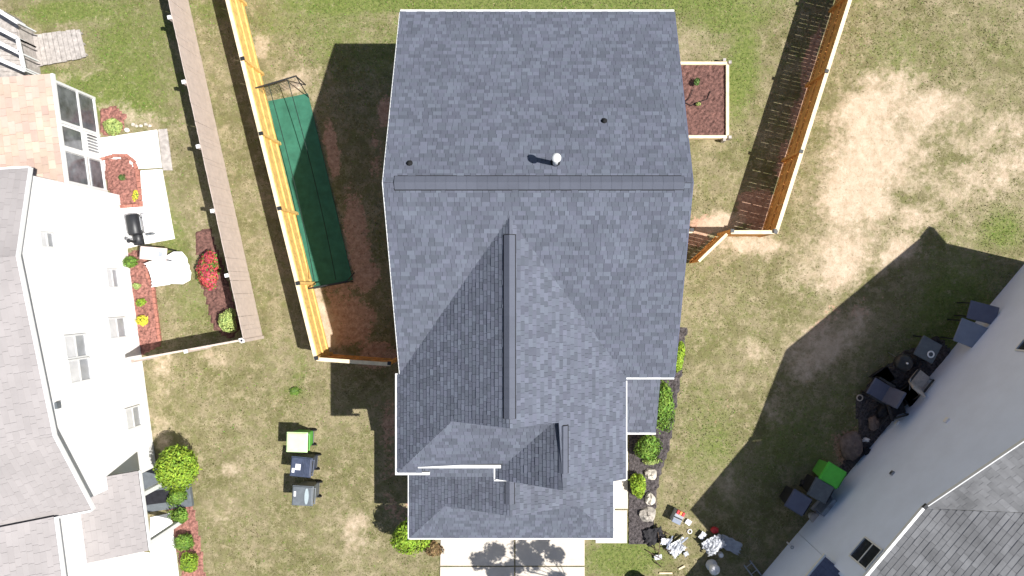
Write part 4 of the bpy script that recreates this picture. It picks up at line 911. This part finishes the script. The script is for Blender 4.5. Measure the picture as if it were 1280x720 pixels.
# porch roof and stoop
roof = MB(); sh = MB(); pe, po = 2.8, .86
roof_plane(roof, sh, [PL(4.1, po, pe), PL(6.6, po, pe), PL(6.6, -.78, pe + .5), PL(4.1, -.78, pe + .5)], [PL(4.1, po, pe), PL(6.6, po, pe)], tab=.33, ex=.15, th=.009, lam=.003)
rp = roof.build('porch_roof', 'roof_deck', NL); k = sh.build('shingles', 'shingle_taupe', rp); k['kind'] = 'stuff'
beam(rp, 'gutter', 'white_trim', PL(4.1, po + .04, pe - .05), PL(6.6, po + .04, pe - .05), .05, .1)
beam(NL, 'porch_column', 'white_trim', PL(6.45, po - .2, 1.25), PL(6.451, po - .2, 1.25), .14, 2.5); 
for q in (4.9, 6.45): MB().box(-.07, .07, -.07, .07, 0, pe - .08).build('porch_post', 'white_trim', NL).location = PL(q, po - .15)
st = MB(); pp = [PL(4.55, -.75), PL(6.0, -.75), PL(6.0, 1.15), PL(4.55, 1.15)]; st.prism([(p.x, p.y) for p in pp], 0, .16); st.build('stoop', 'grey_plastic', NL); no_grass(pp)
pp = [PL(5.3, -.6), PL(5.75, -.6), PL(5.75, 1.0), PL(5.3, 1.0)]; MB().prism([(p.x, p.y) for p in pp], .16, .18).build('door_mat', 'black_plastic', NL)
# windows on the white wall
for (px, py, ws, zw) in ((57, 300, .38, .55), (139, 348, .55, .62), (145, 410, .6, .95), (93, 433, .62, 1.0), (98, 463, .62, 1.0), (165, 522, .62, .85)):
    s, z = onL(px, py); window(NL, PL, s - ws / 2, s + ws / 2, z - zw / 2, z + zw / 2, 'glass_sash', o0=.014, pane2='glass_pale', ft=.045)
s, z = onL(70, 507); vs = [PL(s + x * .09, o, z + y * .09) for y in (-1, 1) for o in (.005, .09) for x in (-1, 1)]
MB().add(vs, [(0, 1, 3, 2), (4, 6, 7, 5), (0, 4, 5, 1), (2, 3, 7, 6), (0, 2, 6, 4), (1, 5, 7, 3)]).build('wall_vent', 'grey_plastic', NL)
# sunroom (part of the house): glazed wall, brown roof
so_ = -.46
sa, _ = onL(118, 122, so_); sb, _ = onL(133, 240, so_)
SR = bpy.data.objects.new('sunroom', None); link(SR, NL)
hs = 2.6
pp = [PL(sa, so_ - .02), PL(sb, so_ - .02), PL(sb, so_ - 5), PL(sa, so_ - 5)]; MB().prism([(p.x, p.y) for p in pp], 0, hs).build('room', 'siding_white', SR)
def bar(parent, P, sa_, sb_, za, zb, oa, ob, nm, m):
    vs = [P(s, o, z) for z in (za, zb) for o in (oa, ob) for s in (sa_, sb_)]
    return MB().add(vs, [(0, 1, 3, 2), (4, 6, 7, 5), (0, 4, 5, 1), (2, 3, 7, 6), (0, 2, 6, 4), (1, 5, 7, 3)]).build(nm, m, parent)
Ls = sb - sa; b1, b2_ = sa + Ls * .40, sa + Ls * .66
for (u0, u1, v0, v1) in ((sa + .1, b1 - .08, 1.12, 2.45), (sa + .1, b1 - .08, .15, 1.0), (b1 + .12, b2_ - .12, 1.15, 2.2), (b2_ + .1, sb - .1, .95, 2.45), (b2_ + .1, sb - .1, .15, .8)):
    bar(SR, PL, u0, u1, v0, v1, so_ - .02, so_ + .012, 'pane', 'glass_grey')
for u in (sa, b1 - .04, b2_, sb - .06): bar(SR, PL, u, u + .08, 0, hs, so_ - .02, so_ + .05, 'mullion', 'white_trim')
for v in (.02, 1.03, 2.47): bar(SR, PL, sa, sb, v, v + .07, so_ - .02, so_ + .042, 'transom', 'white_trim')
for k in range(6): bar(SR, PL, b1 + .10 + k * (b2_ - b1 - .24) / 6, b1 + .10 + (k + .45) * (b2_ - b1 - .24) / 6, .2, .75, so_ - .02, so_ + .03, 'louvre', 'glass_grey')
roof = MB(); sh = MB(); s0_, s1__ = sa - .1, sb + .3
roof_plane(roof, sh, [PL(s0_, so_ + .12, hs), PL(s1__, so_ + .12, hs), PL(s1__, so_ - 5, hs + .9), PL(s0_, so_ - 5, hs + .9)], [PL(s0_, so_ + .1, hs), PL(s1__, so_ + .1, hs)], tab=.3, ex=.2, th=.014)
rs_ = roof.build('roof', 'roof_deck', SR); sk = sh.build('shingles', 'shingle_brown', SR); sk['kind'] = 'stuff'
bar(SR, PL, s0_, s1__, hs - .1, hs + .02, so_ + .12, so_ + .20, 'gutter', 'white_trim')
# railed deck in the corner
DK = thing('railed_deck', 'grey deck with white railings in the top left corner', 'deck', (0, 0, 0))
P0 = W(-30, 60, .9); dz_ = .9
dk = bpy.data.objects.new('floor', None); link(dk, DK)
pts = [W(-40, 8, dz_), W(2, 12, dz_), W(22, 30, dz_), W(32, 96, dz_), W(10, 110, dz_), W(-40, 110, dz_)]
MB().prism([(p.x, p.y) for p in pts], 0, dz_ - .02).build('frame', 'wood_grey', DK); no_grass(pts)
U = (W(32, 96) - W(22, 30)).normalized(); V = Vector((-U.y, U.x, 0)) * -1
a0, b0, c0_ = W(21, 36, dz_), W(32, 92, dz_), W(-40, 30, dz_)
bd = (b0 - a0); nb = 11
for k in range(nb):
    p, q = a0 + bd * (k + .04) / nb, a0 + bd * (k + .96) / nb; off = (c0_ - a0)
    MB().prism([(p.x, p.y), (q.x, q.y), (q.x + off.x, q.y + off.y), (p.x + off.x, p.y + off.y)], dz_, dz_ + .03).build('board', 'wood_grey', DK)
rz_ = dz_ + .95
for (x0, y0, x1, y1) in ((-20, 2, 22, 28), (22, 48, 30, 85), (-20, 26, 22, 48), (-20, 44, 24, 66), (-20, 66, 31, 88), (-20, 92, 15, 106)):
    a, b_ = W(x0, y0, rz_), W(x1, y1, rz_); r_ = beam(DK, 'rail', 'white_trim', a, b_, .12, .05)
    L_ = (b_ - a).length; n_ = int(L_ / .35)
    for k in range(n_ + 1):
        q = a + (b_ - a) * (k / max(1, n_)); MB().box(-.02, .02, -.02, .02, dz_ + .03 - rz_, -.03).build('baluster', 'white_trim', DK).location = q
# grey plank platform
PP = thing('plank_platform', 'weathered grey wooden plank platform lying on the grass beside the deck', 'platform')
A_, B_, C_, D_ = W(26, 47), W(103, 38), W(111, 73), W(33, 88); no_grass([A_, B_, C_, D_])
n = 13
for k in range(n):
    t0, t1 = (k + .05) / n, (k + .95) / n; j = random.uniform(-.015, .015)
    p0, p1 = A_.lerp(B_, t0), A_.lerp(B_, t1); q0, q1 = D_.lerp(C_, t0), D_.lerp(C_, t1); dd = (q0 - p0).normalized() * j
    MB().prism([((p0 - dd).x, (p0 - dd).y), ((p1 - dd).x, (p1 - dd).y), ((q1 + dd).x, (q1 + dd).y), ((q0 + dd).x, (q0 + dd).y)], .12, .15 + random.uniform(-.004, .006)).build('plank', 'wood_grey', PP)
for t in (.12, .5, .88): beam(PP, 'joist', 'wood_grey', A_.lerp(D_, t) + Vector((0, 0, .055)), B_.lerp(C_, t) + Vector((0, 0, .055)), .06, .11)
# ---------------------------------------------------------------- patio things
p = W(164, 283, 1.0); e = thing('barrel_smoker', 'black barrel smoker grill with side firebox on the white patio', 'grill', (p.x, p.y, 0), math.radians(-80))
MB().lathe([(.02, -.42), (.21, -.41), (.23, -.38), (.23, .24), (.21, .27), (.02, .28)], (0, 0, .78), 20, 'x').build('barrel', 'metal_dark', e, smooth=True)
MB().lathe([(.02, .26), (.16, .27), (.17, .30), (.17, .60), (.02, .62)], (0, 0, .66), 18, 'x').build('firebox', 'metal_dark', e, smooth=True)
MB().lathe([(.045, 0), (.045, .4), (.07, .41), (.07, .46)], (.50, -.05, .8), 12).build('chimney', 'metal_dark', e)
MB().tube((-.3, .25, .84), (.15, .25, .84), .015).build('handle', 'metal_steel', e)
MB().box(-.40, .25, .27, .47, .68, .70).build('shelf', 'plastic_white', e)
for x in (-.3, .2):
    for y in (-.16, .16): MB().tube((x, y, .65), (x * 1.1, y * 1.5, 0), .018).build('leg', 'metal_dark', e)
for y in (.28, .43): MB().lathe([(.08, -.02), (.08, .02)], (.30, y, .5), 12, 'x').build('wheel', 'grey_plastic', e)
p = W(191, 317, .8); e = thing('utility_cart', 'pale pinkish patio cart with a square burner beside the patio', 'cart', (p.x, p.y, 0), math.radians(-5))
MB().box(-.45, .45, -.22, .22, .72, .78).build('top', 'plastic_pink', e, bevel=.02)
MB().box(.12, .38, -.14, .14, .78, .80).build('burner', 'plastic_white', e); MB().box(.18, .32, -.08, .08, .801, .812).build('burner_plate', 'sheet_grey', e)
for x in (-.4, .4):
    for y in (-.18, .18): MB().box(x - .02, x + .02, y - .02, y + .02, 0, .72).build('leg', 'metal_dark', e)
MB().tube((-.45, .235, .76), (.0, .235, .76), .014).build('towel_bar', 'metal_dark', e); MB().tube((-.465, -.22, .76), (-.465, .22, .76), .014).build('side_bar', 'metal_dark', e)
# stacked white plastic chairs, tipped over
def plastic_chair(label, px, py, z, rz, tip):
    p = W(px, py, z); e = thing('plastic_chair', label, 'chair', (p.x, p.y, z * .3), rz, 'white plastic garden chairs lying beside the patio'); e.rotation_euler = (tip, 0, rz)
    out = [(.0, -.26), (.55, -.36), (.82, -.26), (.90, 0), (.82, .26), (.55, .36), (.0, .26)]
    mb = MB(); mb.prism(out, 0, .025); mb.build('backrest', 'plastic_white', e, bevel=.01)
    for k in range(3): MB().box(.14, .52, -.17 + k * .13, -.15 + k * .13, .0255, .028).build('slot', 'sheet_grey', e)
    MB().box(-.46, 0, -.26, .26, .0, .03, Matrix.Rotation(.5, 4, 'Y')).build('seat', 'plastic_white', e, bevel=.01)
    for y in (-.28, .28):
        MB().box(-.42, .2, y - .035, y + .035, .18, .21).build('armrest', 'plastic_white', e, bevel=.01)
        MB().tube((-.42, y, .2), (-.48, y * 1.1, -.12 + .25), .022).build('leg', 'plastic_white', e)
    return e
plastic_chair('white plastic garden chair lying on its back, lowest of the heap on the lawn', 203, 345, .35, math.radians(8), .05)
plastic_chair('white plastic garden chair, middle of the heap beside the patio cart', 198, 339, .6, math.radians(14), .12)
plastic_chair('white plastic garden chair, uppermost of the heap nearest the patio cart', 193, 333, .85, math.radians(20), .15)
# ---------------------------------------------------------------- loose things on the front lawn
def sheet(name, label, cat, px, py, lx, ly, rz, m, amp=.08, seed=0, z=.06, n=9):
    r = random.Random(seed); mb = MB(); ph = [(r.uniform(-6, 6), r.uniform(-6, 6), r.uniform(0, 6)) for _ in range(5)]
    for i in range(n):
        for j in range(n):
            x = (i / (n - 1) - .5) * lx; y = (j / (n - 1) - .5) * ly
            edge = 1 - .22 * abs(math.sin(i * 1.9 + seed)) * (abs(j - (n - 1) / 2) / n) * 2
            zz = z + amp * (1.1 + sum(math.sin(a * x * 1.3 + b_ * y * 1.3 + c_) for a, b_, c_ in ph) / 3) + r.uniform(0, amp * .8)
            mb.v.append((x * (1 - .25 * abs(math.cos(j * 1.4 + seed)) * abs(i - (n - 1) / 2) / n * 2), y * edge, max(.01, zz)))
    mb.f = [(i * n + j, (i + 1) * n + j, (i + 1) * n + j + 1, i * n + j + 1) for i in range(n - 1) for j in range(n - 1)]
    o = mb.build(name, m); p = W(px, py); o.location = (p.x, p.y, 0); o.rotation_euler.z = rz
    so2 = o.modifiers.new('thickness', 'SOLIDIFY'); so2.thickness = .012; return tag(o, label, cat)
sheet('plastic_sheet', 'crumpled white plastic sheet in the middle of the front lawn', 'plastic sheet', 890, 677, .85, .6, .5, 'film_white', .16, 3, n=15)
sheet('grey_board', 'flat grey board lying half in the shade beside the white sheet', 'board', 911, 679, .95, .5, -.45, 'sheet_grey', .025, 5, z=.1)
sheet('white_wrapping', 'small white wrapping left of the crumpled white sheet', 'wrapping', 877, 668, .3, .22, .9, 'film_white', .05, 7)
sheet('white_wrapping', 'crumpled white wrapping at the top of the junk pile', 'wrapping', 831, 674, .45, .28, -.2, 'film_white', .1, 9, z=.12)
sheet('silver_wrapping', 'blue-white striped wrapping in the junk pile by the grass edge', 'wrapping', 844, 683, .62, .5, .8, 'film_white', .12, 11, z=.12, n=13)
sheet('shadow_sheet', 'black cloth at the left end of the junk pile', 'cloth', 817, 668, .75, .6, .3, 'dark_soft', .10, 13)  # black sheet laid in for the dark shadow beside the pile
sheet('white_wrapping', 'small white scrap at the lower left of the junk pile', 'wrapping', 822, 695, .3, .2, .1, 'film_white', .04, 15)
sheet('white_wrapping', 'white scrap at the right edge of the junk pile', 'wrapping', 857, 691, .18, .16, .5, 'film_white', .04, 17)
r_ = random.Random(5)
for k in range(6):
    p = W(843 + r_.uniform(-9, 9), 682 + r_.uniform(-8, 8)); a = r_.uniform(.2, 1.3)
    o = MB().box(-.25, .25, -.022, .022, .16, .18).build('loose_strip', ('plastic_white', 'sheet_grey', 'box_blue_grey')[k % 3]); o.location = (p.x, p.y, .05 + k * .012); o.rotation_euler = (r_.uniform(-.2, .2), r_.uniform(-.2, .2), a)
    tag(o, ('white', 'grey', 'bluish')[k % 3] + ' narrow strip lying loose on the junk pile', 'strip', ('white', 'grey', 'bluish')[k % 3] + ' strips on the junk pile')
for k, (x0, y0, x1, y1) in enumerate(((820, 655, 822, 700), (808, 687, 830, 700), (823, 660, 838, 668), (812, 680, 826, 690), (828, 684, 842, 690), (818, 700, 828, 708))):
    a, b_ = W(x0, y0), W(x1, y1); m_ = (a + b_) / 2 + Vector((r_.uniform(-.06, .06), r_.uniform(-.06, .06), .3)); a.z = .12; b_.z = .06
    tag(MB().tube(a, m_, .02, .016, 6).tube(m_, b_, .016, .01, 6).build('dead_branch', 'bark'), 'thin brown dead branch sticking out of the junk pile', 'branch', 'dead branches in the junk pile')
p = W(848, 648, .45); e = thing('toolbox', 'grey box with a red and orange top tray on the front lawn', 'box', (p.x, p.y, 0), -.45)
MB().box(-.16, .16, -.2, .2, 0, .42).build('body', 'sheet_grey', e, bevel=.015); MB().box(-.14, .14, -.02, .02, .42, .47).build('handle', 'black_plastic', e)
for k, m in enumerate(('red_plastic', 'pine_shade_red', 'red_plastic')): MB().box(-.14 + k * .1, -.06 + k * .1, .12, .26, .36, .47).build('tray', m, e, bevel=.01)
MB().box(-.15, .15, -.19, -.06, .421, .44).build('lid', 'box_blue_grey', e)
sheet('paper_sheet', 'white paper lying right of the grey box', 'paper', 860, 652, .22, .2, -.6, 'plastic_white', .02, 21)
p = W(862, 664); o = MB().torus((0, 0, .03), .07, .018).build('tape_ring', 'plastic_white'); o.location = (p.x, p.y, 0); tag(o, 'small white ring on the grass below the grey box', 'ring')
p = W(892, 661); o = MB().blob((0, 0, .14), .14, .12, .15, .10, 12, 5).build('red_ball', 'red_plastic', smooth=True); o.location = (p.x, p.y, 0); tag(o, 'deflated red ball above the crumpled white sheet', 'ball')
p = W(900, 692); e = thing('paint_can', 'small white paint can below the crumpled white sheet', 'can', (p.x, p.y, 0)); MB().lathe([(.085, 0), (.085, .18), (.09, .185)], n=16).build('body', 'plastic_white', e); MB().torus((0, 0, .19), .08, .008).build('rim', 'metal_steel', e)
p = W(895, 715, .7); e = thing('garden_ornament', 'white post-shaped ornament at the bottom edge of the lawn', 'ornament', (p.x, p.y, 0)); MB().lathe([(.2, 0), (.2, .08), (.1, .14), (.12, .45), (.19, .5), (.14, .6), (.05, .68)], n=16).build('body', 'plastic_white', e, smooth=True); MB().tube((0, 0, .6), (0, .05, .95), .02, .01).build('finial', 'sheet_grey', e)
for px, py, l_, a, lb in ((832, 716, .45, 0., 'long cream stick at the bottom edge below the junk pile'), (852, 709, .24, .5, 'short cream stick tilted right of the long stick')):
    p = W(px, py); o = MB().box(-l_ / 2, l_ / 2, -.03, .03, 0, .05).build('wooden_stick', 'pine_cap', bevel=.006); o.location = (p.x, p.y, 0); o.rotation_euler.z = a; tag(o, lb, 'stick')
p = W(806, 734, .5); e = thing('black_pot', 'round black plant pot cut off by the bottom edge', 'pot', (p.x, p.y, 0)); MB().lathe([(.22, 0), (.3, .5), (.33, .5), (.33, .55), (.26, .55), (.24, .45)], n=20).build('pot', 'black_plastic', e); MB().lathe([(.26, .40), (.26, .46)], n=16).build('soil', 'mulch_dark', e)
# grass
no_grass([W(*q) for q in ((334, 127), (385, 117), (441, 350), (391, 361))])
no_grass([(XL + .3, YB - .3), (XR - .3, YB - .3), (XR - .3, -4), (wl + .3, -4)])
grass_field('grass', 90000, 'blade', .02, .06, 1)
grass_field('dry_grass', 36000, 'straw', .015, .05, 2)
grass_field('green_grass', 90000, 'leaf_green', .025, .08, 3, True)
